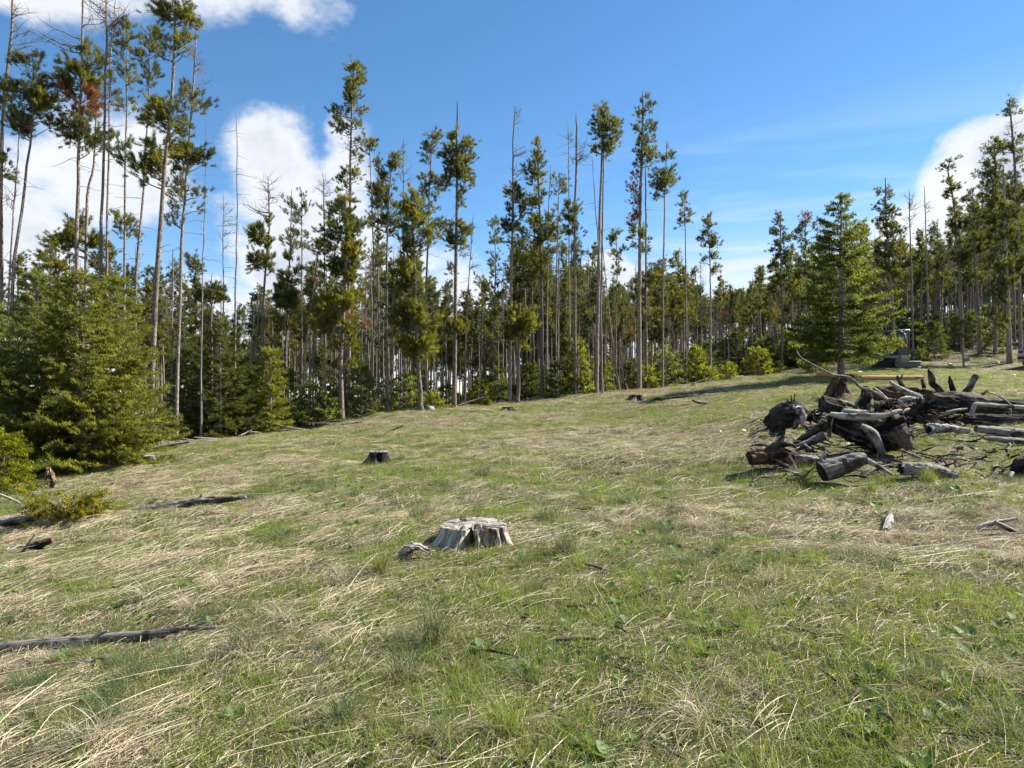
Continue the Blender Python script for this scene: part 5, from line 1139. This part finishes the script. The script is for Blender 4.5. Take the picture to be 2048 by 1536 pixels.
rc = np.random.default_rng(31)
for i, (px, py, w_, lab) in enumerate([(1719, 748, 11, 'biggest pale chip tilted right of the spruce trunk'), (1876, 734, 7, 'white chip on the lawn below the dark pointed fir'), (1901, 731, 9, 'flat white chip on the lawn centre'), (1996, 727, 9, 'white chip near the stout trunk by the car'),
        (2028, 753, 9, 'white chip on the lawn below the car'), (1848, 741, 6, 'small chip on the lawn right of the excavator'), (1614, 771, 8, 'chip at the upper rim of the spruce shadow'), (1588, 772, 7, 'chip left of the one at the upper shadow rim'), (1630, 763, 6, 'chip close to the short peeled log'), (1560, 778, 7, 'chip at the far left of the shadow rim'),
        (1487, 866, 14, 'flat pale slab left of the tilted charred block'), (1440, 866, 11, 'pinkish chip in the straw left of the pale slab'), (1696, 892, 12, 'pale lump under the arched root'), (1990, 950, 16, 'white fragment in the straw right of the half log'), (561, 858, 9, 'white fragment on the grass under the slim fresh-green pine'), (478, 1076, 9, 'white shard in the straw near the middle left'), (8, 1136, 10, 'white shard at the left edge'),
        (2040, 1000, 14, 'white chip near the right edge above the silver branch'), (1330, 801, 8, 'chip beside the dark straight pole')]):
    d = dfor(px, py); k = d / F; g = G(); s = w_ * k
    n = 9; a = np.arange(n) / n * 6.283; rr = s * .5 * (.7 + .5 * rc.random(n)); o2 = np.stack([rr * np.cos(a), rr * .55 * np.sin(a), np.zeros(n)], -1)
    t_ = s * .16; v = np.vstack([o2 * 1.0 - (0, 0, t_), o2 * .9 + (0, 0, t_) + np.c_[np.zeros(n), np.zeros(n), rc.random(n) * t_], [(0, 0, t_ * 1.3)]])
    g.add(v, [(j, (j + 1) % n, n + (j + 1) % n, n + j) for j in range(n)], [(n + j, n + (j + 1) % n, 2 * n) for j in range(n)])
    o = obj('wood_chip', g, M['chip'], loc=at(px, py - w_ * .2, d)); o.rotation_euler = (.35 * rc.random() + .15, .5 * (rc.random() - .5), rc.random() * 6)
    tag(o, lab, 'wood chip', 'pale wood chips on the grass')

# ------------------------------------------------------------------ the small excavator and the car
def rotz(a): return np.array(((math.cos(a), -math.sin(a), 0), (math.sin(a), math.cos(a), 0), (0, 0, 1)))
def excavator():
    d = 40.0; px = 1785; x = (px - CX) / F * d; z = g1(x, d)
    t = thing('mini_excavator', 'small grey excavator half hidden behind the big solitary spruce', 'excavator', (x, d, z), math.radians(8))
    def part(nm, mat, fn, w=.02, parent=t):
        g = G(); fn(g); o = obj(nm, g, M[mat], parent); bevel(o, w, 2); return o
    for sx in (-.55, .55):
        def tr(g, sx=sx):
            a = np.linspace(0, 2 * math.pi, 28, endpoint=False)
            prof = [(.62 * np.sign(math.cos(q)) * (1 if abs(math.cos(q)) > .3 else abs(math.cos(q)) / .3) + .22 * math.cos(q), .24 + .24 * math.sin(q)) for q in a]
            n = len(prof); V = [(sx + o_, y, z_) for o_ in (-.14, .14) for y, z_ in prof]
            g.add(V, [(i, (i + 1) % n, n + (i + 1) % n, n + i) for i in range(n)])
            for off, fl in ((0, 0), (n, 1)):
                c = len(V); g.add([V[off + i] for i in range(n)] + [(V[off][0], 0, .24)], None, [(i, (i + 1) % n, n) if fl else ((i + 1) % n, i, n) for i in range(n)])
            for i in range(n): g.add(np.array([(sx - .15, prof[i][0], prof[i][1]), (sx + .15, prof[i][0], prof[i][1]), (sx + .15, prof[i][0] * 1.03, prof[i][1] + .03), (sx - .15, prof[i][0] * 1.03, prof[i][1] + .03)]), [(0, 1, 2, 3)])
        part('track', 'rubber', tr)
    part('dozer_blade', 'paint', lambda g: (box(g, (0, -1.25, .22), (1.55, .07, .34)), box(g, (0, -1.29, .37), (1.55, .10, .05)), box(g, (0, -1.27, .06), (1.55, .12, .05))))
    for sx in (-.3, .3): part('blade_arm', 'paint', lambda g, sx=sx: box(g, (sx, -.9, .25), (.09, .75, .11)))
    part('undercarriage', 'paint', lambda g: (box(g, (0, 0, .38), (.9, .9, .22)), box(g, (0, 0, .52), (.6, .6, .10))))
    part('engine_house', 'ltpaint', lambda g: (box(g, (-.15, .35, .82), (1.3, .9, .52), taper=(.96, .92)), box(g, (0, -.2, .66), (1.25, .8, .16))), .05)
    def cab(g):
        for cx_, cy_ in ((-.02, -.52), (.62, -.52), (-.02, .28), (.62, .28)): box(g, (cx_, cy_, 1.42), (.06, .06, 1.42))
        for y_ in (-.52, .28): box(g, (.30, y_, .80), (.64, .05, .10)); box(g, (.30, y_, 1.38), (.60, .04, .05))
        for x_ in (-.02, .62): box(g, (x_, -.12, .80), (.05, .80, .10)); box(g, (x_, -.12, 1.38), (.04, .76, .05))
    part('cab_frame', 'paint', cab)
    for nm, c_, s_ in (('front_pane', (.30, -.51, 1.44), (.58, .015, 1.2)), ('side_pane', (.615, -.12, 1.44), (.015, .72, 1.2)), ('side_pane', (-.015, -.12, 1.44), (.015, .72, 1.2)), ('rear_pane', (.30, .27, 1.44), (.58, .015, 1.2))):
        part(nm, 'glass', lambda g, c_=c_, s_=s_: box(g, c_, s_), .002)
    part('cab_roof', 'ltpaint', lambda g: box(g, (.30, -.12, 2.18), (.80, .98, .10), taper=(.93, .93)), .03)
    part('seat', 'rubber', lambda g: (box(g, (.30, .02, .98), (.42, .40, .12)), box(g, (.30, .22, 1.28), (.42, .10, .55))))
    part('lower_lamp_band', 'ltpaint', lambda g: box(g, (.32, -.60, .72), (.66, .10, .10)), .02)
    def arm(g, pts, w):
        limb(g, pts, w, n=10, sides=6, rough=0)
    part('boom', 'paint', lambda g: arm(g, [(-.40, -.5, .75), (-.55, -.9, 1.6), (-.62, -1.35, 2.0), (-.68, -1.9, 1.75)], [.11, .12, .11, .08]), .005)
    part('stick', 'paint', lambda g: arm(g, [(-.66, -1.75, 1.95), (-.70, -2.0, 1.4), (-.72, -1.95, .75)], [.07, .08, .06]), .005)
    def bucket(g):
        a = np.linspace(-.3, 3.0, 9); o_ = [(-1.78 - .24 * math.cos(q), .45 - .26 * math.sin(q) + .1) for q in a]
        V = [(x_, y, z_) for x_ in (-.95, -.47) for y, z_ in o_]; n = 9
        g.add(V, [(i, i + 1, n + i + 1, n + i) for i in range(n - 1)])
        for off in (0, n): g.add([V[off + i] for i in range(n)], None, [(0, i, i + 1) for i in range(1, n - 1)])
    part('bucket', 'steel', bucket, .002)
    for nm, a_, b_ in (('hydraulic_hose', (.64, .1, 2.05), (1.15, .6, 1.25)), ('handrail', (.66, .2, 1.75), (1.05, .5, 1.3))):
        g = G(); limb(g, [a_, b_], [.03, .022], n=6, sides=6, rough=0); obj(nm, g, M['ltpaint'], t)
    return t
excavator()

def car():
    d = 41.0; px = 2064; x = (px - CX) / F * d; z = g1(x + 1.0, d + .6)
    t = thing('parked_car', 'silver hatchback cut by the right picture edge with its tail showing', 'car', (x, d, z), math.radians(18))
    W = .88
    low = [(0.02, .42), (0, .60), (.04, .86), (.10, 1.00), (1.2, 1.02), (3.0, .98), (4.0, .86), (4.25, .70), (4.28, .40), (4.1, .28), (.15, .28)]
    def prism(g, prof, w0, w1=None):
        w1 = w1 or w0; n = len(prof); zmax = max(p[1] for p in prof); zmin = min(p[1] for p in prof)
        V = []
        for s in (-1, 1):
            for px_, pz in prof: V.append((px_, s * (w0 + (w1 - w0) * (pz - zmin) / (zmax - zmin)) + .0, pz))
        g.add(V, [(i, (i + 1) % n, n + (i + 1) % n, n + i) for i in range(n)])
        c = np.mean(prof, axis=0)
        for s, off in ((-1, 0), (1, n)):
            vv = V[off:off + n] + [(c[0], s * w0, c[1])]
            g.add(vv, None, [((i + 1) % n, i, n) if s < 0 else (i, (i + 1) % n, n) for i in range(n)])
    g = G(); prism(g, low, W, W); bevel(obj('body', g, M['silverpaint'], t), .05, 3)
    roof = [(.16, .99), (.42, 1.50), (.8, 1.58), (2.1, 1.58), (2.45, 1.52), (3.15, .98)]
    g = G(); prism(g, roof, W - .04, W - .20); cabin = obj('cabin', g, M['silverpaint'], t); bevel(cabin, .04, 3)
    for s in (-1, 1):
        for prof in ([(.55, 1.06), (.68, 1.44), (1.25, 1.50), (1.25, 1.06)], [(1.33, 1.06), (1.33, 1.50), (2.2, 1.48), (2.85, 1.06)]):
            g = G(); V = [(a_, s * (W - .028 - (.16 * (b_ - .99) / .59) + o_), b_) for o_ in (0, .012) for a_, b_ in prof]
            g.add(V, [(0, 1, 2, 3), (4, 5, 6, 7), (0, 1, 5, 4), (1, 2, 6, 5), (2, 3, 7, 6), (3, 0, 4, 7)]); obj('side_window', g, M['glass'], t)
    for nm, (a0, z0), (a1, z1), s_ in (('rear_window', (.185, 1.06), (.385, 1.45), -.016), ('windscreen', (3.02, 1.06), (2.52, 1.45), .016)):
        g = G(); V = [(a_ + o_, y_ * ww, b_) for o_ in (0, s_) for a_, b_, ww in ((a0, z0, .70), (a1, z1, .60)) for y_ in (-1, 1)]
        g.add(V, [(0, 1, 3, 2), (4, 5, 7, 6), (0, 1, 5, 4), (2, 3, 7, 6), (0, 2, 6, 4), (1, 3, 7, 5)]); obj(nm, g, M['glass'], t)
    g = G(); box(g, (.36, 0, 1.555), (.42, 1.30, .05)); bevel(obj('roof_spoiler', g, M['navy'], t), .015)
    g = G(); box(g, (.005, 0, .52), (.14, 1.66, .17)); bevel(obj('rear_bumper', g, M['navy'], t), .04, 3)
    g = G(); box(g, (4.26, 0, .48), (.12, 1.6, .2)); bevel(obj('front_bumper', g, M['navy'], t), .04, 3)
    g = G(); box(g, (.03, 0, .72), (.03, .5, .12)); bevel(obj('number_plate', g, M['chip'], t), .006)
    for s in (-1, 1):
        g = G(); box(g, (.065, s * .68, .88), (.10, .28, .17)); bevel(obj('tail_lamp', g, M['lamp'], t), .02)
        g = G(); box(g, (4.13, s * .62, .76), (.22, .34, .12)); bevel(obj('headlight', g, M['glass'], t), .02)
        g = G(); box(g, (2.75, s * .96, 1.08), (.14, .18, .12)); bevel(obj('wing_mirror', g, M['navy'], t), .03)
        for xx in (.78, 3.45):
            n = 24; a = np.arange(n) / n * 6.283
            def disc(rs, ys):
                g = G(); V = np.concatenate([np.stack([xx + r_ * np.cos(a), np.full(n, s * y_), .32 + r_ * np.sin(a)], -1) for r_, y_ in zip(rs, ys)])
                q = [(j * n + i, j * n + (i + 1) % n, (j + 1) * n + (i + 1) % n, (j + 1) * n + i) for j in range(len(rs) - 1) for i in range(n)]
                g.add(V, q); return g
            w = obj('wheel', disc([.2, .32, .335, .335, .32, .21], [.70, .70, .73, .88, .905, .905]), M['rubber'], t, smooth=True)
            obj('rim', disc([.21, .20, .17, .05, .0], [.905, .885, .88, .895, .90]), M['steel'], w)
    return t
car()

# ------------------------------------------------------------------ grass, straw and leaves
def blades(rng, n, spread, hlen, width, lean, col, lie=0.0, dirn=None, dspread=6.3, seg=3, lift=.02, droop=.35):
    """n blades: standing and leaning (lie=0) or lying along the ground (lie=1)"""
    g = G()
    a = rng.random(n) * 6.283; r = spread * np.sqrt(rng.random(n))
    b = np.stack([r * np.cos(a), r * np.sin(a), np.full(n, -.01)], -1)
    az = rng.random(n) * 6.283 if dirn is None else dirn + (rng.random(n) - .5) * dspread
    L = hlen[0] + (hlen[1] - hlen[0]) * rng.random(n) ** 1.4
    out = np.stack([np.cos(az), np.sin(az), 0 * az], -1); sd_ = np.stack([-np.sin(az), np.cos(az), 0 * az], -1)
    t = np.linspace(0, 1, seg + 1)
    ln = (lean * (.3 + rng.random(n)))[:, None]
    if lie:
        cur = (rng.random(n) - .5)[:, None] * .28
        h = (rng.random(n) * lift)[:, None] + (lift * .8 * rng.random(n))[:, None] * np.sin(t[None] * 3.0) + .004
        P_ = b[:, None] + out[:, None] * (L[:, None] * (t[None] - .5))[..., None] + sd_[:, None] * (L[:, None] * (cur * t[None] ** 2 + (rng.random((n, 1)) < .4) * (rng.random((n, 1)) - .5) * .5 * np.abs(t[None] - rng.random((n, 1)))))[..., None]
        P_[..., 2] = h + (rng.random(n)[:, None] - .42) * lift * 1.3 * t[None]
        wv = sd_[:, None] * .75 + np.array((0, 0, .65))
    else:
        P_ = b[:, None] + out[:, None] * (L[:, None] * ln * t[None] ** 1.6)[..., None]
        P_[..., 2] += L[:, None] * (t[None] - droop * ln * t[None] ** 2.5)
        tw = rng.random(n) * 6.283
        wv = np.stack([np.cos(tw), np.sin(tw), 0 * tw], -1)[:, None] + 0 * P_
    wv = wv + 0 * P_; wv /= np.linalg.norm(wv, axis=-1, keepdims=True)
    w = width * (.6 + .8 * rng.random(n))[:, None] * (np.linspace(1, .12, seg + 1)[None] if not lie else np.r_[.5, np.ones(seg - 1), .3][None])
    A = P_ - wv * w[..., None] / 2; B = P_ + wv * w[..., None] / 2
    V = np.stack([A, B], 2).reshape(n, -1, 3); k = 2 * (seg + 1)
    q = np.array([(2 * i, 2 * i + 1, 2 * i + 3, 2 * i + 2) for i in range(seg)])
    c = col(rng, n)
    g.add(V, (q[None] + (np.arange(n) * k)[:, None, None]).reshape(-1, 4), None, np.repeat(c, k, axis=0))
    return g

def pal(*cols, var=.25):
    cols = np.array(cols)
    return lambda rng, n: cols[rng.integers(0, len(cols), n)] * (1 - var / 2 + var * rng.random((n, 1))) * (1 + (rng.random((n, 3)) - .5) * .12)
GREEN = pal((.145, .215, .028), (.19, .25, .036), (.12, .185, .026), (.22, .25, .05), (.15, .20, .05), (.25, .24, .09))
BLUISH = pal((.09, .145, .06), (.115, .17, .075), (.07, .12, .05), (.16, .18, .10))
STRAW = pal((.42, .35, .215), (.35, .285, .175), (.47, .41, .275), (.28, .22, .14), (.39, .34, .235))
OLD = pal((.26, .205, .14), (.34, .28, .195), (.16, .12, .085), (.40, .34, .245), (.28, .245, .20), (.11, .082, .06))
PALE = pal((.50, .43, .28), (.45, .38, .24), (.54, .48, .34))

def join(*gs):
    g = G()
    for h in gs:
        for v, c, f in zip(h.v, h.c, h.f): pass
        off = g.n; g.v += h.v; g.c += h.c; g.f += h.f; g.q += [q + off for q in h.q]; g.t += [t + off for t in h.t]; g.n += h.n
    return g

def leaf_rosette(rng, n, size, cols):
    g = G(); c = cols(rng, n)
    for i in range(n):
        az = rng.random() * 6.28; el = .15 + .7 * rng.random(); o = np.array((math.cos(az), math.sin(az), 0)); s = np.array((-o[1], o[0], 0)); up = np.array((0, 0, 1.0))
        L = size * (.6 + .7 * rng.random()); W = L * (.22 + .16 * rng.random()); b = o * rng.random() * size * .5 + np.array((0, 0, .005))
        ax = o * math.cos(el) + up * math.sin(el)
        pts = [b, b + ax * L * .35 + s * W - up * .0, b + ax * L * .35 - s * W, b + ax * L * .36 - up * W * .3, b + ax * L * .72 + s * W * .75 - up * L * .04, b + ax * L * .72 - s * W * .75 - up * L * .04, b + ax * L * .72 - up * (W * .25 + L * .04), b + ax * L - up * L * .12]
        g.add(pts, [(1, 3, 6, 4), (3, 2, 5, 6)], [(0, 3, 1), (0, 2, 3), (4, 6, 7), (6, 5, 7)], c[i])
    return g

rp = np.random.default_rng(55)
K_green = [unlinked(f'green_{c}', blades(rp, n, w, (.025, h), .0038, .95, GREEN), 'grass') for c, h, n, w in (('a', .085, 62, .10), ('b', .11, 85, .12), ('c', .17, 70, .07), ('d', .07, 95, .14), ('e', .10, 40, .14))]
K_thatch = [unlinked(f'thatch_{c}', join(blades(rp, 120, .20, (.02, .10), .0034, 0, OLD, lie=1, lift=.010, seg=2), blades(rp, 55, .20, (.04, .17), .0028, 0, STRAW, lie=1, lift=.016, seg=3)), 'straw') for c in 'abcd']
K_straw = [unlinked(f'straw_{c}', join(blades(rp, 42, .26, (.08, .28), .0026, 0, STRAW, lie=1, dirn=0.0, dspread=2.6, seg=4, lift=.014), blades(rp, 9, .24, (.18, .48), .0021, 0, PALE, lie=1, dirn=0.0, dspread=1.6, seg=5, lift=.022)), 'straw') for c in 'abcdef']
K_stalk = [unlinked(f'stalk_{c}', join(blades(rp, 4, .28, (.28, .78), .0024, 0, PALE, lie=1, dirn=0.0, dspread=1.5, seg=7, lift=.035), blades(rp, 2, .2, (.10, .26), .0024, .6, PALE, seg=4, droop=.1)), 'straw') for c in 'abcdef']
K_tuft = [unlinked(f'bunch_{c}', join(blades(rp, 150, .075, (.10, .25), .0036, .75, BLUISH, seg=5), blades(rp, 60, .09, (.10, .24), .0034, 1.3, STRAW, seg=5, droop=.6)), 'grass') for c in 'abc']
K_drytuft = [unlinked(f'drybunch_{c}', blades(rp, 130, .07, (.12, .30), .0034, 1.5, pal((.45, .38, .25), (.33, .27, .19), (.24, .20, .16), (.52, .46, .33)), seg=6, droop=.66), 'straw') for c in 'abc']
pal_red = pal((.22, .09, .05), (.26, .15, .08), (.16, .10, .06))
K_weed = [unlinked('weed_z', leaf_rosette(rp, 4, .035, pal_red), 'grass')] + [unlinked(f'weed_{c}', leaf_rosette(rp, n, s, pal((.075, .14, .03), (.10, .17, .04), (.06, .11, .035), (.13, .19, .05))), 'grass') for c, n, s in (('a', 7, .05), ('b', 10, .04), ('c', 5, .065), ('d', 9, .03))]

def field(k, seed, dmin=1.2, dmax=50, xpad=1.2):
    r = np.random.default_rng(seed); pts = []; d = dmin
    while d < dmax:
        s = (.075 + .0135 * d) * k; w = .80 * d + xpad
        x = np.arange(-w, w, s); x = x + (r.random(len(x)) - .5) * s * 1.3; y = d + (r.random(len(x)) - .5) * s * 1.3
        pts.append(np.stack([x, y, np.full(len(x), s)], -1)); d += s
    p = np.concatenate(pts); return p, r

def rot_on_ground(x, y, rz):
    e = .12; gx = (ground(x + e, y) - ground(x - e, y)) / (2 * e); gy = (ground(x, y + e) - ground(x, y - e)) / (2 * e)
    nz = np.stack([-gx, -gy, np.ones_like(gx)], -1); nz /= np.linalg.norm(nz, axis=1, keepdims=True)
    h = np.stack([np.cos(rz), np.sin(rz), 0 * rz], -1); h -= nz * (h * nz).sum(1, keepdims=True); h /= np.linalg.norm(h, axis=1, keepdims=True)
    w = np.cross(nz, h)
    return np.stack([np.arctan2(w[:, 2], nz[:, 2]), -np.arcsin(np.clip(h[:, 2], -1, 1)), np.arctan2(h[:, 1], h[:, 0])], -1)

def lay(name, label, kinds, k, seed, keep, size, zsize, rz=None, dmax=50, dmin=1.2, sink=.0, zpow=.3, clear=.0):
    p, r = field(k, seed, dmin, dmax)
    x, y, s = p.T
    pc = pcol(x, y); inside = y < edge_d(pc) + 1.5
    u = r.random(len(x)); m = inside & (u < keep(x, y, r)); x, y, s = x[m], y[m], s[m]
    ok = np.ones(len(x), bool)
    for cx_, cy_, cr_ in CLEAR:
        ok &= ~((np.abs(x - cx_) < .6) & (((x - cx_) ** 2 + (y - cy_) ** 2) < (cr_ + clear) ** 2))
    x, y, s = x[ok], y[ok], s[ok]
    n = len(x); z = ground(x, y) - sink
    ang = r.random(n) * 6.283 if rz is None else rz(x, y, r)
    sc = np.maximum(1.0, s / size) * (.75 + .5 * r.random(n)); zs = np.clip(zsize(x, y) * (.75 + .5 * r.random(n)), .3, 1.8)
    return scatter(name, label, kinds, np.stack([x, y, z], -1), rot_on_ground(x, y, ang), np.stack([sc, sc, zs * sc ** zpow], -1), r.integers(0, len(kinds), n))

def bare(x, y): return fbm(x * .8 + 40, y * .8, 61, 3)
def near_pile(x, y):
    px = pcol(x, y); return np.exp(-((x - 4.6) / 1.8) ** 2 - ((y - 10.5) / 2.4) ** 2)
def flow(x, y, r):      # the old grass lies over in one direction, with swirls
    q = r.random(len(x)); free = q < np.clip(.34 + .10 * x, .30, .8)
    return np.where(free, r.random(len(x)) * 6.283, 0) + .62 + (fbm(x * .16, y * .16, 71, 2) - .5) * 1.6 - np.clip(x, -4, 8) * .03 + (r.random(len(x)) - .5) * 1.3 + math.pi * (r.random(len(x)) < .3)
lay('grass', 'short green spring grass', K_green, .78, 1, lambda x, y, r: np.clip((green(x, y) - .06) * 1.5, 0.12, 1), .13, lambda x, y: .60 + .60 * green(x, y))
lay('dead_grass', 'matted brown old grass covering the soil', K_thatch, .95, 2, lambda x, y, r: np.clip(.98 - .75 * green(x, y) + (fbm(x * 3, y * 3, 17, 2) - .5) * 1.4, .12, .93), .15, lambda x, y: 1 + 0 * x)
lay('straw', 'pale dry straw lying flattened over the meadow', K_straw, 1.05, 3, lambda x, y, r: np.clip(.34 - .42 * green(x, y) + (fbm(x * .9, y * .9, 5, 3) - .5) * 1.3, 0.03, .5), .32, lambda x, y: 1 + 0 * x, flow, clear=.16)
lay('dry_stalks', 'long bleached grass stalks lying across the meadow', K_stalk, 1.5, 4, lambda x, y, r: np.clip(.62 - .45 * green(x, y), .12, .55), .8, lambda x, y: 1 + 0 * x, flow, dmax=34, clear=.22)
lay('weeds', 'small leafy weeds among the grass', K_weed, 1.15, 5, lambda x, y, r: np.clip((fbm(x * 1.1 + 9, y * 1.1, 81, 3) - .36) * 3.0, 0.10, .9), .25, lambda x, y: 1 + 0 * x, dmax=20)
lay('dry_tufts', 'drooping tufts of bleached dead grass', K_drytuft, 1.9, 6, lambda x, y, r: np.clip((.5 - green(x, y)) + (fbm(x * .6 + 7, y * .6, 45, 2) - .5) * .9, .03, .5), .5, lambda x, y: 1 + 0 * x, dmax=26)
lay('bunch_grass', 'small bluish bunches of grass', K_tuft, 1.9, 7, lambda x, y, r: np.clip((fbm(x * .7 + 3, y * .7, 91, 3) - .46) * 3.0, 0.03, .55), .6, lambda x, y: .65 + 0 * x, dmax=30)

TG = 'tall grass tussocks in the meadow'
for i, (px, py, w_, h_, lab, dry) in enumerate([(762, 1148, 62, 72, 'bright upright green tussock left of the big stump', .2), (1096, 1040, 84, 62, 'wide dark-green tussock right behind the big stump', .3), (1132, 1108, 78, 78, 'leaning green tussock at right of the big stump', .4), (838, 1040, 70, 60, 'bluish tussock behind the white shard and big stump', .5),
        (1046, 1135, 62, 48, 'small green tussock in front of the big stump right side', .5), (968, 950, 56, 32, 'bluish tussock in the green strip above the big stump', .2), (548, 975, 40, 36, 'grey-green tussock near the knobbly grey stick', .6), (645, 985, 44, 28, 'low green tussock between knobbly stick and bluish one', .4), (870, 1290, 95, 120, 'tall loose bluish tussock below the big stump', .4),
        (810, 1365, 110, 100, 'broad shaggy tussock in the near foreground', .7), (560, 1080, 50, 34, 'small green tussock in the straw left of the white shard', .4), (480, 1300, 80, 70, 'green tussock at the thin end of the half-buried trunk', .5), (1010, 1480, 110, 120, 'upright green tussock at the bottom edge centre', .3), (890, 1480, 120, 90, 'bleached drooping tussock at the bottom edge', .9),
        (1350, 1030, 60, 40, 'faint grey-green tussock in the straw right of centre', .6), (1440, 1110, 54, 50, 'thin green tussock left of the white bark slab', .4), (690, 1450, 100, 90, 'fine bluish tussock at lower left of the shaggy one', .5), (1740, 985, 50, 34, 'fresh green tussock under the front cut log', .1), (1860, 965, 56, 40, 'fresh green tussock growing against the half log', .1), (1850, 892, 50, 26, 'green tussock before the splintered white log', .2),
        (1610, 960, 60, 44, 'green tussock left of the front cut log', .2)]):
    d = dfor(px, py); k = d / F; r = np.random.default_rng(400 + i); w = w_ * k; h = h_ * k
    n1 = int(230 * (1 - .5 * dry)); n2 = int(60 + 170 * dry)
    g = join(blades(r, n1, w * .28, (h * .5, h * 1.15), .0036, .62, GREEN if i in (0, 12, 17, 18, 19, 20) else BLUISH, seg=5, droop=.3), blades(r, n2, w * .30, (h * .5, h * 1.1), .0034, 1.35, STRAW, seg=5, droop=.62))
    x = (px - CX) * k
    tag(obj('grass_tussock', g, M['grass'], loc=(x, d, g1(x, d))), lab, 'grass tussock', TG)

# undergrowth inside the wood
fu = [merged_tree(f'undergrowth_{c}', build_fir(2.4, .8, np.random.default_rng(s), 'firfar', nb=8, tone=T4, power=.6, shoot=1.7, rise=.5), ('bark', 'twig', 'fir')) for c, s in (('a', 901), ('b', 902), ('c', 903))]
pos, rot, scl, idx = [], [], [], []
ru = np.random.default_rng(15)
for i in range(420):
    px = -60 + 2200 * ru.random() ** .7; d = float(edge_d(px)) + 2.5 + 55 * ru.random() ** 1.4; x = (px - CX) / F * d; s = .35 + .8 * ru.random() ** 2
    pos.append((x, d, g1(x, d) - .05)); rot.append((0, 0, ru.random() * 6.28)); scl.append((s * 1.2, s * 1.2, s)); idx.append(ru.integers(0, 3))
scatter('undergrowth', 'low conifer seedlings and shrubs filling the floor of the wood', fu, pos, rot, scl, idx)

# sticks, dead boughs and litter along the foot of the wood
rl = np.random.default_rng(88); g = G()
for i in range(420):
    px = 250 + 1800 * rl.random(); d = float(edge_d(px)) - 1.5 + 6 * rl.random(); x = (px - CX) / F * d; z = g1(x, d); l = .3 + 2.2 * rl.random() ** 2; a_ = rl.random() * 6.28; e_ = (rl.random() - .1) * .35
    v = np.array((math.cos(a_) * math.cos(e_), math.sin(a_) * math.cos(e_), math.sin(e_))) * l; r_ = .012 + .02 * rl.random() ** 2; c0 = np.array((x, d, z + .03 + abs(v[2]) * .5))
    limb(g, [c0 - v * .5, c0 + (rl.random(3) - .5) * .12, c0 + v * .5], [r_, r_, r_ * .4], n=5, sides=5, rough=.2, seed=i)
tag(obj('forest_litter', g, M['snag']), 'fallen sticks and dead boughs littering the foot of the wood', None, None, 'stuff')

# bits of bark, twigs and cones strewn over the meadow
rl = np.random.default_rng(99); g = G()
for i in range(700):
    px = -50 + 2150 * rl.random(); d = 2.6 + 26 * rl.random() ** 1.6; x = (px - CX) / F * d; z = g1(x, d); l = .03 + .28 * rl.random() ** 3; a_ = rl.random() * 6.28
    if d > float(edge_d(px)) - 1: continue
    v = np.array((math.cos(a_), math.sin(a_), (rl.random() - .4) * .3)) * l; r_ = .003 + .010 * rl.random() ** 2; c0 = np.array((x, d, z + .022))
    limb(g, [c0 - v * .5, c0 + (rl.random(3) - .5) * .02, c0 + v * .5], [r_, r_ * 1.1, r_ * .5], n=5, sides=5, rough=.4, seed=i)
tag(obj('meadow_litter', g, M['brown']), 'twigs, bark bits and cones strewn over the meadow', None, None, 'stuff')
